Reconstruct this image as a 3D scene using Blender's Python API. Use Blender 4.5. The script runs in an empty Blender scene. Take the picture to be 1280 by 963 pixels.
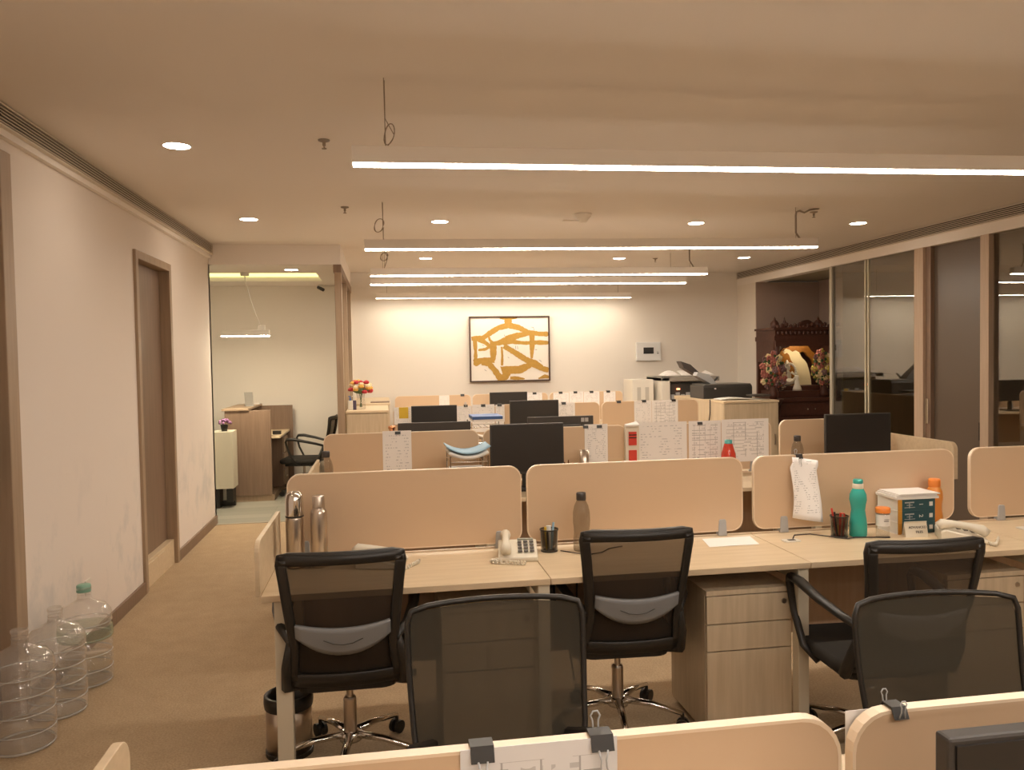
import bpy, bmesh, math, random
from mathutils import Vector, Matrix
random.seed(7)
S = bpy.context.scene
COL = S.collection
R = math.radians
PI = math.pi

# ------------------------------------------------------------------ camera, world, exposure
F_PX, YAW, PITCH, ROLL, CAM_H = 1000.0, 0.158745, -0.034335, -0.0174768, 1.62
cd = bpy.data.cameras.new('camera'); cam = bpy.data.objects.new('camera', cd); COL.objects.link(cam)
cd.sensor_width = 36; cd.lens = F_PX * 36 / 1280; cd.clip_start = .02; cd.clip_end = 60
cy, sy = math.cos(YAW), math.sin(YAW)
fw = Vector((sy*math.cos(PITCH), cy*math.cos(PITCH), math.sin(PITCH)))
r0 = Vector((cy, -sy, 0)); u0 = r0.cross(fw)
rr = math.cos(ROLL)*r0 + math.sin(ROLL)*u0; uu = -math.sin(ROLL)*r0 + math.cos(ROLL)*u0
M4 = Matrix((( rr.x, uu.x, -fw.x, 0), (rr.y, uu.y, -fw.y, 0), (rr.z, uu.z, -fw.z, CAM_H), (0, 0, 0, 1)))
cam.matrix_world = M4
S.camera = cam
S.view_settings.view_transform = 'Standard'; S.view_settings.look = 'None'
S.view_settings.gamma = 1; S.view_settings.use_curve_mapping = False
S.view_settings.exposure = 0.92
w = bpy.data.worlds.new('world'); S.world = w; w.use_nodes = True
w.node_tree.nodes['Background'].inputs[0].default_value = (1, .72, .5, 1)
w.node_tree.nodes['Background'].inputs[1].default_value = 0.02
try:
    S.cycles.max_bounces = 8; S.cycles.transparent_max_bounces = 16; S.cycles.diffuse_bounces = 5
    S.cycles.sample_clamp_indirect = 4; S.cycles.caustics_reflective = False; S.cycles.caustics_refractive = False
except Exception: pass

WARM = (1.0, .735, .50)
STRIP_E = 27.0        # linear fixtures
DOWN_E = 42.0         # downlights
COVE_E = 1.1

# ------------------------------------------------------------------ materials
MATS = {}
def newmat(name):
    m = bpy.data.materials.new(name); m.use_nodes = True
    nt = m.node_tree; b = nt.nodes['Principled BSDF']
    MATS[name] = m
    return m, nt, b
def N(nt, t, **k):
    n = nt.nodes.new(t)
    for a, v in k.items(): setattr(n, a, v)
    return n
def plain(name, col, rough=.5, metal=0, spec=.5, noise=0, scale=40, bump=0, emit=None):
    m, nt, b = newmat(name)
    b.inputs['Base Color'].default_value = (*col, 1); b.inputs['Roughness'].default_value = rough
    b.inputs['Metallic'].default_value = metal; b.inputs['Specular IOR Level'].default_value = spec
    if noise or bump:
        tc = N(nt, 'ShaderNodeTexCoord'); nz = N(nt, 'ShaderNodeTexNoise')
        nz.inputs['Scale'].default_value = scale; nz.inputs['Detail'].default_value = 4
        nt.links.new(tc.outputs['Object'], nz.inputs['Vector'])
        if noise:
            mx = N(nt, 'ShaderNodeMix', data_type='RGBA')
            mx.inputs[6].default_value = (*[c*(1-noise) for c in col], 1)
            mx.inputs[7].default_value = (*[min(1, c*(1+noise)) for c in col], 1)
            nt.links.new(nz.outputs['Fac'], mx.inputs[0]); nt.links.new(mx.outputs[2], b.inputs['Base Color'])
        if bump:
            bp = N(nt, 'ShaderNodeBump'); bp.inputs['Strength'].default_value = bump; bp.inputs['Distance'].default_value = .002
            nt.links.new(nz.outputs['Fac'], bp.inputs['Height']); nt.links.new(bp.outputs['Normal'], b.inputs['Normal'])
    if emit:
        b.inputs['Emission Color'].default_value = (*emit[0], 1); b.inputs['Emission Strength'].default_value = emit[1]
    return m
def grain(name, c1, c2, scale=(1, 1, 1), rough=.45, dist=3, det=5):
    m, nt, b = newmat(name)
    tc = N(nt, 'ShaderNodeTexCoord'); mp = N(nt, 'ShaderNodeMapping'); nz = N(nt, 'ShaderNodeTexNoise')
    mp.inputs['Scale'].default_value = scale
    nz.inputs['Scale'].default_value = dist; nz.inputs['Detail'].default_value = det
    rp = N(nt, 'ShaderNodeValToRGB'); rp.color_ramp.elements[0].position = .3; rp.color_ramp.elements[1].position = .7
    rp.color_ramp.elements[0].color = (*c1, 1); rp.color_ramp.elements[1].color = (*c2, 1)
    nt.links.new(tc.outputs['Object'], mp.inputs[0]); nt.links.new(mp.outputs[0], nz.inputs['Vector'])
    nt.links.new(nz.outputs['Fac'], rp.inputs[0]); nt.links.new(rp.outputs[0], b.inputs['Base Color'])
    b.inputs['Roughness'].default_value = rough
    return m
def clear(name, tint=(.9, .9, .9), rough=.03, ior=1.45, opac=0.0, base=(.5, .5, .5), edge=None):
    """thin clear shell: tinted see-through with a Fresnel gloss, optionally a little body colour"""
    m, nt, b = newmat(name); nt.nodes.remove(b)
    out = nt.nodes['Material Output']
    tr = N(nt, 'ShaderNodeBsdfTransparent'); tr.inputs[0].default_value = (*tint, 1)
    gl = N(nt, 'ShaderNodeBsdfGlossy'); gl.inputs['Roughness'].default_value = rough; gl.inputs[0].default_value = (1, 1, 1, 1)
    lw = N(nt, 'ShaderNodeLayerWeight'); lw.inputs[0].default_value = .5
    pw = N(nt, 'ShaderNodeMath', operation='POWER'); pw.inputs[1].default_value = 3.5
    nt.links.new(lw.outputs['Facing'], pw.inputs[0])
    f0 = ((ior-1)/(ior+1))**2
    mr = N(nt, 'ShaderNodeMath', operation='MULTIPLY_ADD'); mr.inputs[1].default_value = (edge if edge is not None else .55); mr.inputs[2].default_value = f0
    nt.links.new(pw.outputs[0], mr.inputs[0])
    mx = N(nt, 'ShaderNodeMixShader'); nt.links.new(mr.outputs[0], mx.inputs[0])
    if opac:
        df = N(nt, 'ShaderNodeBsdfDiffuse'); df.inputs[0].default_value = (*base, 1)
        m2 = N(nt, 'ShaderNodeMixShader'); m2.inputs[0].default_value = opac
        nt.links.new(tr.outputs[0], m2.inputs[1]); nt.links.new(df.outputs[0], m2.inputs[2])
        nt.links.new(m2.outputs[0], mx.inputs[1])
    else: nt.links.new(tr.outputs[0], mx.inputs[1])
    nt.links.new(gl.outputs[0], mx.inputs[2]); nt.links.new(mx.outputs[0], out.inputs[0])
    return m
def emitter(name, col, s):
    m, nt, b = newmat(name); nt.nodes.remove(b)
    e = N(nt, 'ShaderNodeEmission'); e.inputs[0].default_value = (*col, 1); e.inputs[1].default_value = s
    nt.links.new(e.outputs[0], nt.nodes['Material Output'].inputs[0]); return m

ceil_m = plain('ceiling_paint', (.86, .80, .74), .9, noise=.015, scale=1.5)
wall_m = plain('wall_paint', (.80, .74, .66), .75, noise=.015, scale=2)
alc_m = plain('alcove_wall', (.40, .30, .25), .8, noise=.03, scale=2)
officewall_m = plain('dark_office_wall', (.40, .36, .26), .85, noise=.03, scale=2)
# left wall with grey scuffs low down
m, nt, b = newmat('scuffed_paint'); scuff_m = m
b.inputs['Roughness'].default_value = .75
tc = N(nt, 'ShaderNodeTexCoord'); mp = N(nt, 'ShaderNodeMapping'); mp.inputs['Scale'].default_value = (1, 1.5, 1.1)
nz = N(nt, 'ShaderNodeTexNoise'); nz.inputs['Scale'].default_value = 2.6; nz.inputs['Detail'].default_value = 6; nz.inputs['Roughness'].default_value = .65
rp = N(nt, 'ShaderNodeValToRGB'); rp.color_ramp.elements[0].position = .52; rp.color_ramp.elements[1].position = .66
sp = N(nt, 'ShaderNodeSeparateXYZ'); mr = N(nt, 'ShaderNodeMapRange'); mr.inputs[1].default_value = 1.15; mr.inputs[2].default_value = .5
mu = N(nt, 'ShaderNodeMath', operation='MULTIPLY'); mu2 = N(nt, 'ShaderNodeMath', operation='MULTIPLY'); mu2.inputs[1].default_value = .45
mx = N(nt, 'ShaderNodeMix', data_type='RGBA'); mx.inputs[6].default_value = (.78, .70, .63, 1); mx.inputs[7].default_value = (.50, .49, .47, 1)
L = nt.links.new
L(tc.outputs['Object'], mp.inputs[0]); L(mp.outputs[0], nz.inputs['Vector']); L(nz.outputs['Fac'], rp.inputs[0])
L(tc.outputs['Object'], sp.inputs[0]); L(sp.outputs['Z'], mr.inputs[0]); L(rp.outputs[0], mu.inputs[0]); L(mr.outputs[0], mu.inputs[1])
L(mu.outputs[0], mu2.inputs[0]); L(mu2.outputs[0], mx.inputs[0]); L(mx.outputs[2], b.inputs['Base Color'])
# carpet
m, nt, b = newmat('carpet'); carpet_m = m
b.inputs['Roughness'].default_value = 1; b.inputs['Specular IOR Level'].default_value = .1
tc = N(nt, 'ShaderNodeTexCoord'); nz = N(nt, 'ShaderNodeTexNoise'); nz.inputs['Scale'].default_value = 110; nz.inputs['Detail'].default_value = 3
n2 = N(nt, 'ShaderNodeTexNoise'); n2.inputs['Scale'].default_value = 9; n2.inputs['Detail'].default_value = 5
ad = N(nt, 'ShaderNodeMath', operation='ADD'); ml = N(nt, 'ShaderNodeMath', operation='MULTIPLY'); ml.inputs[1].default_value = .5
rp = N(nt, 'ShaderNodeValToRGB'); rp.color_ramp.elements[0].position = .36; rp.color_ramp.elements[1].position = .64
rp.color_ramp.elements[0].color = (.33, .235, .145, 1); rp.color_ramp.elements[1].color = (.50, .375, .24, 1)
bp = N(nt, 'ShaderNodeBump'); bp.inputs['Strength'].default_value = .5; bp.inputs['Distance'].default_value = .004
L = nt.links.new
L(tc.outputs['Object'], nz.inputs['Vector']); L(tc.outputs['Object'], n2.inputs['Vector']); L(nz.outputs['Fac'], ad.inputs[0]); mq = N(nt, 'ShaderNodeMath', operation='MULTIPLY_ADD'); mq.inputs[1].default_value = .35; mq.inputs[2].default_value = .33; L(n2.outputs['Fac'], mq.inputs[0]); L(mq.outputs[0], ad.inputs[1])
L(ad.outputs[0], ml.inputs[0]); L(ml.outputs[0], rp.inputs[0]); L(rp.outputs[0], b.inputs['Base Color']); L(nz.outputs['Fac'], bp.inputs['Height']); L(bp.outputs[0], b.inputs['Normal'])
# reception plank floor
m, nt, b = newmat('grey_plank'); plank_m = m
b.inputs['Roughness'].default_value = .35
tc = N(nt, 'ShaderNodeTexCoord'); br = N(nt, 'ShaderNodeTexBrick'); br.inputs['Scale'].default_value = 1
br.inputs['Brick Width'].default_value = 1.2; br.inputs['Row Height'].default_value = .2; br.inputs['Mortar Size'].default_value = .003
br.inputs['Color1'].default_value = (.30, .29, .24, 1); br.inputs['Color2'].default_value = (.39, .37, .31, 1); br.inputs['Mortar'].default_value = (.2, .19, .16, 1)
nt.links.new(tc.outputs['Object'], br.inputs['Vector']); nt.links.new(br.outputs['Color'], b.inputs['Base Color'])

lam_m = grain('light_laminate', (.60, .465, .30), (.68, .54, .365), (1, 12, 12), .4)
lamv_m = grain('light_laminate_upright', (.52, .41, .27), (.63, .51, .35), (14, 14, 1), .45)
cream_m = plain('cream_metal', (.62, .55, .42), .4)
brown_m = grain('brown_laminate', (.195, .125, .083), (.24, .16, .108), (16, 16, 1), .45)
frame_m = grain('taupe_frame', (.33, .235, .155), (.40, .29, .195), (16, 16, 1), .5)
post_m = grain('light_post', (.46, .34, .24), (.53, .40, .29), (16, 16, 1), .5)
doorleaf_m = plain('dark_door_leaf', (.125, .095, .072), .28)
screen_m = plain('peach_screen', (.66, .48, .32), .22, noise=.015, scale=3)
edge_m = plain('pale_edge', (.82, .66, .48), .3)
black_m = plain('black_plastic', (.018, .015, .012), .4, noise=.1, scale=30)
dark_m = plain('black_fabric', (.022, .018, .014), .9, bump=.3, scale=300)
mon_m = plain('monitor_black', (.02, .017, .015), .32)
monback_m = plain('monitor_back', (.045, .038, .032), .5)
lum_m = plain('grey_lumbar', (.23, .235, .24), .4)
chrome_m = plain('chrome', (.75, .72, .68), .12, metal=1)
steel_m = plain('brushed_steel', (.62, .54, .46), .28, metal=1, noise=.05, scale=15)
grey_m = plain('grey_plastic', (.42, .42, .42), .4)
white_m = plain('white_plastic', (.72, .68, .60), .4)
phone_m = plain('ivory_plastic', (.72, .66, .54), .38)
paper_m = plain('white_paper', (.78, .75, .71), .85)
fix_m = plain('fixture_white', (.86, .80, .72), .5)
cable_m = plain('dark_cable', (.03, .02, .018), .6)
wire_m = plain('grey_wire', (.30, .24, .18), .5)
vent_m = plain('vent_frame', (.70, .62, .52), .5)
ventd_m = plain('vent_dark', (.05, .04, .03), .8)
slat_m = plain('vent_slat', (.62, .54, .44), .45)
strip_m = emitter('strip_glow', (1, .885, .745), STRIP_E * 1.2)
strip3_m = emitter('strip_glow_added', (1, .91, .82), STRIP_E * 1.08)  # glow of the unseen linear lights added for the foreground
strip2_m = emitter('strip_glow_far', (1, .88, .71), STRIP_E * .85)
WARM_M = emitter('down_glow', (1, .85, .69), DOWN_E)
cove_m = emitter('cove_glow', (1, .92, .30), COVE_E)
pend_m = emitter('pendant_glow', (1, .86, .62), 120)
teal_m = plain('teal_plastic', (.05, .42, .36), .3)
orange_m = plain('orange_plastic', (.80, .24, .04), .35)
red_m = plain('red_plastic', (.62, .05, .03), .4)
blue_m = plain('blue_card', (.05, .12, .33), .5)
lblue_m = plain('light_blue_card', (.30, .48, .62), .6)
fileteal_m = plain('file_teal', (.02, .075, .09), .5)
yellow_m = plain('yellow_card', (.72, .48, .04), .5)
carve_m = plain('carved_dark_wood', (.085, .030, .018), .45, noise=.35, scale=25, bump=.6)
gold_m = plain('gold_panel', (.40, .17, .03), .35, metal=.3, noise=.25, scale=30)
ivory_m = plain('ivory_panel', (.90, .80, .52), .5)
marble_m = plain('white_marble', (.85, .80, .68), .35)
leaf_m = plain('leaf_green', (.05, .10, .03), .6)
copper_m = plain('copper', (.75, .36, .18), .25, metal=1)
smoke_m = clear('smoky_bottle', (.80, .77, .72), .08, 1.45, .16, (.20, .18, .15), edge=.4)
jar_m = clear('jar_plastic', (.97, .965, .955), .06, 1.6, .14, (.80, .77, .73), edge=.95)
tealclear_m = clear('teal_bottle_shell', (.10, .62, .56), .08, 1.45, .72, (.06, .50, .43))
clear_m = clear('clear_plastic', (.93, .92, .90), .03, 1.45, .06, (.6, .6, .6))
rib_m = clear('jar_rib', (.92, .91, .89), .12, 1.6, .35, (.78, .75, .71), edge=.6)
mesh_m = clear('chair_mesh', (.80, .72, .64), .8, 1.0, .80, (.050, .038, .028), edge=0)
mesh2_m = clear('chair_mesh_dense', (.80, .74, .66), .8, 1.0, .85, (.056, .049, .037), edge=0)
glass_m = clear('office_glass', (.66, .62, .54), .0, 2.35, edge=.9)
glassl_m = clear('partition_glass', (.88, .87, .84), .0, 1.5)
penmesh_m = clear('pen_mesh', (.85, .8, .7), .6, 1.1, .6, (.03, .025, .02))

def printed(name, kind, base=(.86, .82, .79), ink=(.14, .13, .13), rows=26, seed=0., cols=5):
    m, nt, b = newmat(name); b.inputs['Roughness'].default_value = .85
    tc = N(nt, 'ShaderNodeTexCoord'); sp = N(nt, 'ShaderNodeSeparateXYZ'); nt.links.new(tc.outputs['Generated'], sp.inputs[0])
    def math_(op, a, bb=None):
        n = N(nt, 'ShaderNodeMath', operation=op)
        for i, v in enumerate((a, bb)):
            if v is None: continue
            if isinstance(v, (int, float)): n.inputs[i].default_value = v
            else: nt.links.new(v, n.inputs[i])
        return n.outputs[0]
    X, Z = sp.outputs['X'], sp.outputs['Z']
    def inside(v, lo, hi): return math_('MULTIPLY', math_('GREATER_THAN', v, lo), math_('LESS_THAN', v, hi))
    row = math_('FLOOR', math_('MULTIPLY', Z, rows)); fr = math_('FRACT', math_('MULTIPLY', Z, rows))
    line = inside(fr, .3, .62)
    cb = N(nt, 'ShaderNodeCombineXYZ'); nt.links.new(math_('MULTIPLY', X, 22.), cb.inputs[0]); nt.links.new(math_('ADD', math_('MULTIPLY', row, 7.3), seed), cb.inputs[1])
    nz = N(nt, 'ShaderNodeTexNoise'); nz.inputs['Scale'].default_value = 1; nz.inputs['Detail'].default_value = 1; nt.links.new(cb.outputs[0], nz.inputs['Vector'])
    mask = math_('MULTIPLY', line, math_('GREATER_THAN', nz.outputs['Fac'], .50))
    bl = N(nt, 'ShaderNodeTexNoise'); bl.inputs['Scale'].default_value = 4; bl.inputs['Detail'].default_value = 0; nt.links.new(tc.outputs['Generated'], bl.inputs['Vector'])
    mask = math_('MULTIPLY', mask, math_('GREATER_THAN', bl.outputs['Fac'], .47))
    if kind == 'table':
        fx = math_('FRACT', math_('MULTIPLY', X, cols)); vl = math_('LESS_THAN', fx, .05)
        hl = math_('LESS_THAN', fr, .12)
        r2 = N(nt, 'ShaderNodeTexNoise'); r2.inputs['Scale'].default_value = 5; nt.links.new(tc.outputs['Generated'], r2.inputs['Vector'])
        g = math_('MULTIPLY', math_('MAXIMUM', vl, hl), math_('GREATER_THAN', r2.outputs['Fac'], .45))
        mask = math_('MAXIMUM', math_('MULTIPLY', mask, .6), g)
    mask = math_('MULTIPLY', mask, math_('MULTIPLY', inside(X, .10, .9), inside(Z, .12, .93)))
    mx = N(nt, 'ShaderNodeMix', data_type='RGBA'); mx.inputs[6].default_value = (*base, 1); mx.inputs[7].default_value = (*ink, 1)
    nt.links.new(math_('MULTIPLY', mask, .55), mx.inputs[0]); nt.links.new(mx.outputs[2], b.inputs['Base Color'])
    return m
PR = [printed('print_text_a', 'text', rows=30, seed=1.3), printed('print_text_b', 'text', rows=22, seed=8.1, ink=(.2, .2, .22)),
      printed('print_table', 'table', rows=12, seed=4., cols=4), printed('print_chart', 'table', rows=9, seed=2., cols=6),
      printed('print_faint', 'text', rows=16, seed=6., ink=(.35, .34, .36))]

# ------------------------------------------------------------------ geometry helpers
class MB:
    def __init__(s): s.bm = bmesh.new()
    def box(s, x0, x1, y0, y1, z0, z1, T=None, mi=0):
        v = [s.bm.verts.new(Vector((x, y, z)) if T is None else T @ Vector((x, y, z))) for x in (x0, x1) for y in (y0, y1) for z in (z0, z1)]
        for f in ((0, 1, 3, 2), (4, 6, 7, 5), (0, 4, 5, 1), (2, 3, 7, 6), (0, 2, 6, 4), (1, 5, 7, 3)):
            s.bm.faces.new([v[i] for i in f]).material_index = mi
        return s
    def prism(s, pts, axis, a, b, T=None):
        """outline pts in the plane normal to axis, from a to b"""
        def P(p, t):
            q = {'x': (t, p[0], p[1]), 'y': (p[0], t, p[1]), 'z': (p[0], p[1], t)}[axis]
            q = Vector(q); return T @ q if T is not None else q
        A = [s.bm.verts.new(P(p, a)) for p in pts]; B = [s.bm.verts.new(P(p, b)) for p in pts]
        n = len(pts)
        s.bm.faces.new(A); s.bm.faces.new(B[::-1])
        for i in range(n): s.bm.faces.new([A[i], B[i], B[(i+1) % n], A[(i+1) % n]])
        return s
    def ring(s, outer, inner, axis, a, b, T=None):
        """closed band between two outlines of equal length, extruded"""
        def P(p, t):
            q = Vector({'x': (t, p[0], p[1]), 'y': (p[0], t, p[1]), 'z': (p[0], p[1], t)}[axis]); return T @ q if T is not None else q
        n = len(outer)
        V = [[s.bm.verts.new(P(p, t)) for p in o] for o in (outer, inner) for t in (a, b)]
        oa, ob, ia, ib = V
        for i in range(n):
            j = (i+1) % n
            for q in ((oa[i], oa[j], ia[j], ia[i]), (ob[i], ib[i], ib[j], ob[j]), (oa[i], ob[i], ob[j], oa[j]), (ia[i], ia[j], ib[j], ib[i])): s.bm.faces.new(q)
        return s
    def tube(s, pts, r, n=8, closed=False, cap=True, flat=1.0):
        pts = [Vector(p) for p in pts]; m = len(pts); rings = []
        rad = r if isinstance(r, (list, tuple)) else [r]*m
        up = Vector((0, 0, 1)); prev = None
        for i, p in enumerate(pts):
            if closed: d = pts[(i+1) % m] - pts[i-1]
            else: d = (pts[min(i+1, m-1)] - pts[max(i-1, 0)])
            d.normalize()
            if prev is None:
                a = d.cross(up)
                if a.length < .1: a = d.cross(Vector((1, 0, 0)))
            else: a = prev - d*prev.dot(d)
            a.normalize(); prev = a; bb = d.cross(a)
            rings.append([s.bm.verts.new(p + a*rad[i]*math.cos(t*2*PI/n) + bb*rad[i]*flat*math.sin(t*2*PI/n)) for t in range(n)])
        for i in range(m if closed else m-1):
            A, B = rings[i], rings[(i+1) % m]
            for k in range(n): s.bm.faces.new([A[k], A[(k+1) % n], B[(k+1) % n], B[k]])
        if cap and not closed: s.bm.faces.new(rings[0][::-1]); s.bm.faces.new(rings[-1])
        return s
    def lathe(s, prof, c=(0, 0, 0), n=24, T=None, sx=1, sy=1):
        rings = []
        for r, z in prof:
            if r < 1e-5: q = Vector((c[0], c[1], c[2]+z)); rings.append([s.bm.verts.new(T @ q if T is not None else q)])
            else:
                rg = []
                for k in range(n):
                    q = Vector((c[0]+sx*r*math.cos(2*PI*k/n), c[1]+sy*r*math.sin(2*PI*k/n), c[2]+z)); rg.append(s.bm.verts.new(T @ q if T is not None else q))
                rings.append(rg)
        for A, B in zip(rings, rings[1:]):
            if len(A) == 1 and len(B) == 1: continue
            for k in range(n):
                a = [A[0]] if len(A) == 1 else [A[k], A[(k+1) % n]]
                bq = [B[0]] if len(B) == 1 else [B[(k+1) % n], B[k]]
                s.bm.faces.new(a + bq)
        return s
    def ball(s, c, r, n=10, T=None):
        rx, ry, rz = r if isinstance(r, (tuple, list)) else (r, r, r)
        rings = []
        for i in range(n//2+1):
            th = PI*i/(n//2)
            if i in (0, n//2): q = Vector((c[0], c[1], c[2]+rz*math.cos(th))); rings.append([s.bm.verts.new(q if T is None else T@q)]); continue
            rings.append([s.bm.verts.new((lambda q: q if T is None else T@q)(Vector((c[0]+rx*math.sin(th)*math.cos(2*PI*k/n), c[1]+ry*math.sin(th)*math.sin(2*PI*k/n), c[2]+rz*math.cos(th))))) for k in range(n)])
        for A, B in zip(rings, rings[1:]):
            for k in range(n):
                a = [A[0]] if len(A) == 1 else [A[(k+1) % n], A[k]]
                bq = [B[0]] if len(B) == 1 else [B[k], B[(k+1) % n]]
                s.bm.faces.new(a + bq)
        return s
    def grid(s, fn, nu, nv):
        V = [[s.bm.verts.new(Vector(fn(i/nu, j/nv))) for j in range(nv+1)] for i in range(nu+1)]
        for i in range(nu):
            for j in range(nv): s.bm.faces.new([V[i][j], V[i+1][j], V[i+1][j+1], V[i][j+1]])
        return s

def tag(o, label=None, cat=None, group=None, kind=None):
    if label: o['label'] = label
    if cat: o['category'] = cat
    if group: o['group'] = group
    if kind: o['kind'] = kind
    return o
def obj(name, mb, mat, parent=None, smooth=False, bevel=0, loc=None, label=None, solid=0, sub=0, rot=None):
    bmesh.ops.recalc_face_normals(mb.bm, faces=mb.bm.faces)
    me = bpy.data.meshes.new(name); mb.bm.to_mesh(me); mb.bm.free()
    me.materials.append(mat)
    if smooth:
        for p in me.polygons: p.use_smooth = True
    o = bpy.data.objects.new(name, me); COL.objects.link(o)
    if parent: o.parent = parent
    if loc: o.location = loc
    if rot is not None: o.rotation_euler = rot
    if solid:
        md = o.modifiers.new('solid', 'SOLIDIFY'); md.thickness = solid; md.offset = 0
    if bevel:
        md = o.modifiers.new('bevel', 'BEVEL'); md.width = bevel; md.segments = 2; md.limit_method = 'ANGLE'; md.angle_limit = R(40)
    if sub:
        md = o.modifiers.new('sub', 'SUBSURF'); md.levels = sub; md.render_levels = sub
    if label: o['label'] = label
    return o
def smooth_by_angle(o, a=35):
    for p in o.data.polygons: p.use_smooth = True
    try:
        import numpy
        o.data.set_sharp_from_angle(angle=R(a))
    except Exception: pass
    return o
def thing(name, label, cat, loc=(0, 0, 0), rz=0, group=None):
    o = bpy.data.objects.new(name, None); COL.objects.link(o); o.empty_display_size = .1
    o.location = loc; o.rotation_euler = (0, 0, rz)
    return tag(o, label, cat, group)
def struct(name, mb, mat, parent=None, **k):
    o = obj(name, mb, mat, parent, **k)
    if not parent: o['kind'] = 'structure'
    return o
def rrect(x0, x1, z0, z1, r, n=5, corners=(1, 1, 1, 1)):
    """rounded rectangle outline; corners: bl, br, tr, tl"""
    pts = []
    for (cx, cz, a0, on) in ((x0, z0, 180, corners[0]), (x1, z0, 270, corners[1]), (x1, z1, 0, corners[2]), (x0, z1, 90, corners[3])):
        ox = cx + (r if cx == x0 else -r); oz = cz + (r if cz == z0 else -r)
        for k in range(n+1):
            a = R(a0 + 90*k/n)
            pts.append((ox + r*math.cos(a), oz + r*math.sin(a)) if on else (cx, cz))
            if not on: pass
    out = []
    for p in pts:
        if not out or (abs(p[0]-out[-1][0]) + abs(p[1]-out[-1][1])) > 1e-5: out.append(p)
    return out
def scaled(pts, d):
    cx = sum(p[0] for p in pts)/len(pts); cz = sum(p[1] for p in pts)/len(pts)
    hx = max(abs(p[0]-cx) for p in pts); hz = max(abs(p[1]-cz) for p in pts)
    return [(cx+(p[0]-cx)*(hx-d)/hx, cz+(p[1]-cz)*(hz-d)/hz) for p in pts]
def text(name, body, size, mat, parent, loc, rot, ext=.0006, align='CENTER'):
    c = bpy.data.curves.new(name, 'FONT'); c.body = body; c.size = size; c.extrude = ext; c.align_x = align; c.align_y = 'CENTER'
    t = bpy.data.objects.new(name+'_tmp', c); COL.objects.link(t)
    dg = bpy.context.evaluated_depsgraph_get(); me = bpy.data.meshes.new_from_object(t.evaluated_get(dg))
    bpy.data.objects.remove(t)
    me.materials.clear(); me.materials.append(mat)
    o = bpy.data.objects.new(name, me); COL.objects.link(o); o.parent = parent; o.location = loc; o.rotation_euler = rot
    return o

# ------------------------------------------------------------------ room shell
H = 2.8
XL, XR, YB, YF = -1.70, 5.10, 11.0, -3.2
struct('floor', MB().box(XL-.4, XR+3.2, YF, 8.32, -.05, 0).box(-.42, XR+3.2, 8.32, YB+.1, -.05, 0), carpet_m)
struct('floor', MB().box(-5, -.42, 8.32, 10.85, -.05, 0), plank_m)
struct('trim_1', MB().box(XL, -.42, 8.30, 8.335, 0, .006), plain('threshold', (.45, .40, .32), .4))
struct('ceiling', MB().box(XL-.1, XR+.1, YF, YB+.1, H, H+.08), ceil_m)
# reception lower ceiling with a cove tray
cx0, cx1, cy0, cy1 = -4.2, -.72, 9.2, 10.12
struct('ceiling', MB().box(-5, -.42, 8.42, cy0, 2.6, 2.64).box(-5, -.42, cy1, 10.85, 2.6, 2.64).box(cx1, -.42, cy0, cy1, 2.6, 2.64).box(-5, cx0, cy0, cy1, 2.6, 2.64)
       .box(cx0-.03, cx0, cy0, cy1, 2.64, 2.78).box(cx1, cx1+.03, cy0, cy1, 2.64, 2.78).box(cx0-.03, cx1+.03, cy0-.03, cy0, 2.64, 2.78).box(cx0-.03, cx1+.03, cy1, cy1+.03, 2.64, 2.78)
       .box(cx0-.03, cx1+.03, cy0-.03, cy1+.03, 2.78, 2.8), ceil_m)
tag(obj('cove_light_strip', MB().box(cx0+.02, cx1-.02, cy1-.022, cy1-.002, 2.655, 2.72), cove_m), 'yellow glowing light strip in the reception ceiling recess', 'cove light')
# bulkhead above the reception opening and along the partition
struct('trim_2', MB().box(XL-.1, -.47, 8.38, 8.44, 2.6, H).box(-.47, -.41, 8.38, YB, 2.6, H), ceil_m)
# left wall with two openings
def wl(y0, y1, z0, z1): return (XL-.12, XL, y0, y1, z0, z1)
wb = MB()
for a in (wl(4.0, 5.93, 0, 2.66), wl(6.85, 8.42, 0, 2.66), wl(5.93, 6.85, 2.41, 2.66), wl(YF, 4.0, 2.58, 2.66), wl(YF, 2.9, 0, 2.58)): wb.box(*a)
struct('wall_left', wb, scuff_m)
struct('wall_left', MB().box(XL-.12, XL+.03, YF, 8.38, 2.66, H), ceil_m)
struct('wall_left', MB().box(-5.0, XL-.0, 8.36, 8.42, 0, 2.6), wall_m)
struct('wall_back', MB().box(-.41, XR, YB, YB+.1, 0, H), wall_m)
struct('wall_back', MB().box(-5, -.44, 10.75, 10.85, 0, 2.6), wall_m)
struct('wall_left', MB().box(-5.08, -5, 8.42, 10.85, 0, 2.6), wall_m)
struct('wall_rear', MB().box(XL-.1, XR+.1, YF-.1, YF, 0, H), wall_m)
# right side: soffit, pilaster, alcove, office behind the glass
struct('wall_right', MB().box(XR, XR+.14, YF, YB, 2.6, H), ceil_m)
struct('wall_right', MB().box(XR, XR+.95, 10.42, YB+.1, 0, 2.6).box(XR, XR+.12, YF, -.6, 0, 2.6), wall_m)
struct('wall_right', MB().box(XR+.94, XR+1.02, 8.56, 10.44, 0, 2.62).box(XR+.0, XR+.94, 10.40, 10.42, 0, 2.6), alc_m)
struct('wall_right', MB().box(XR+3.1, XR+3.2, YF, 8.6, 0, 2.62).box(XR+.14, XR+3.2, 8.52, 8.56, 0, 2.62).box(XR+.14, XR+3.2, YF, YF+.1, 0, 2.62).box(XR+.1, XR+3.2, YF, 10.5, 2.62, 2.66), officewall_m)
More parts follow.
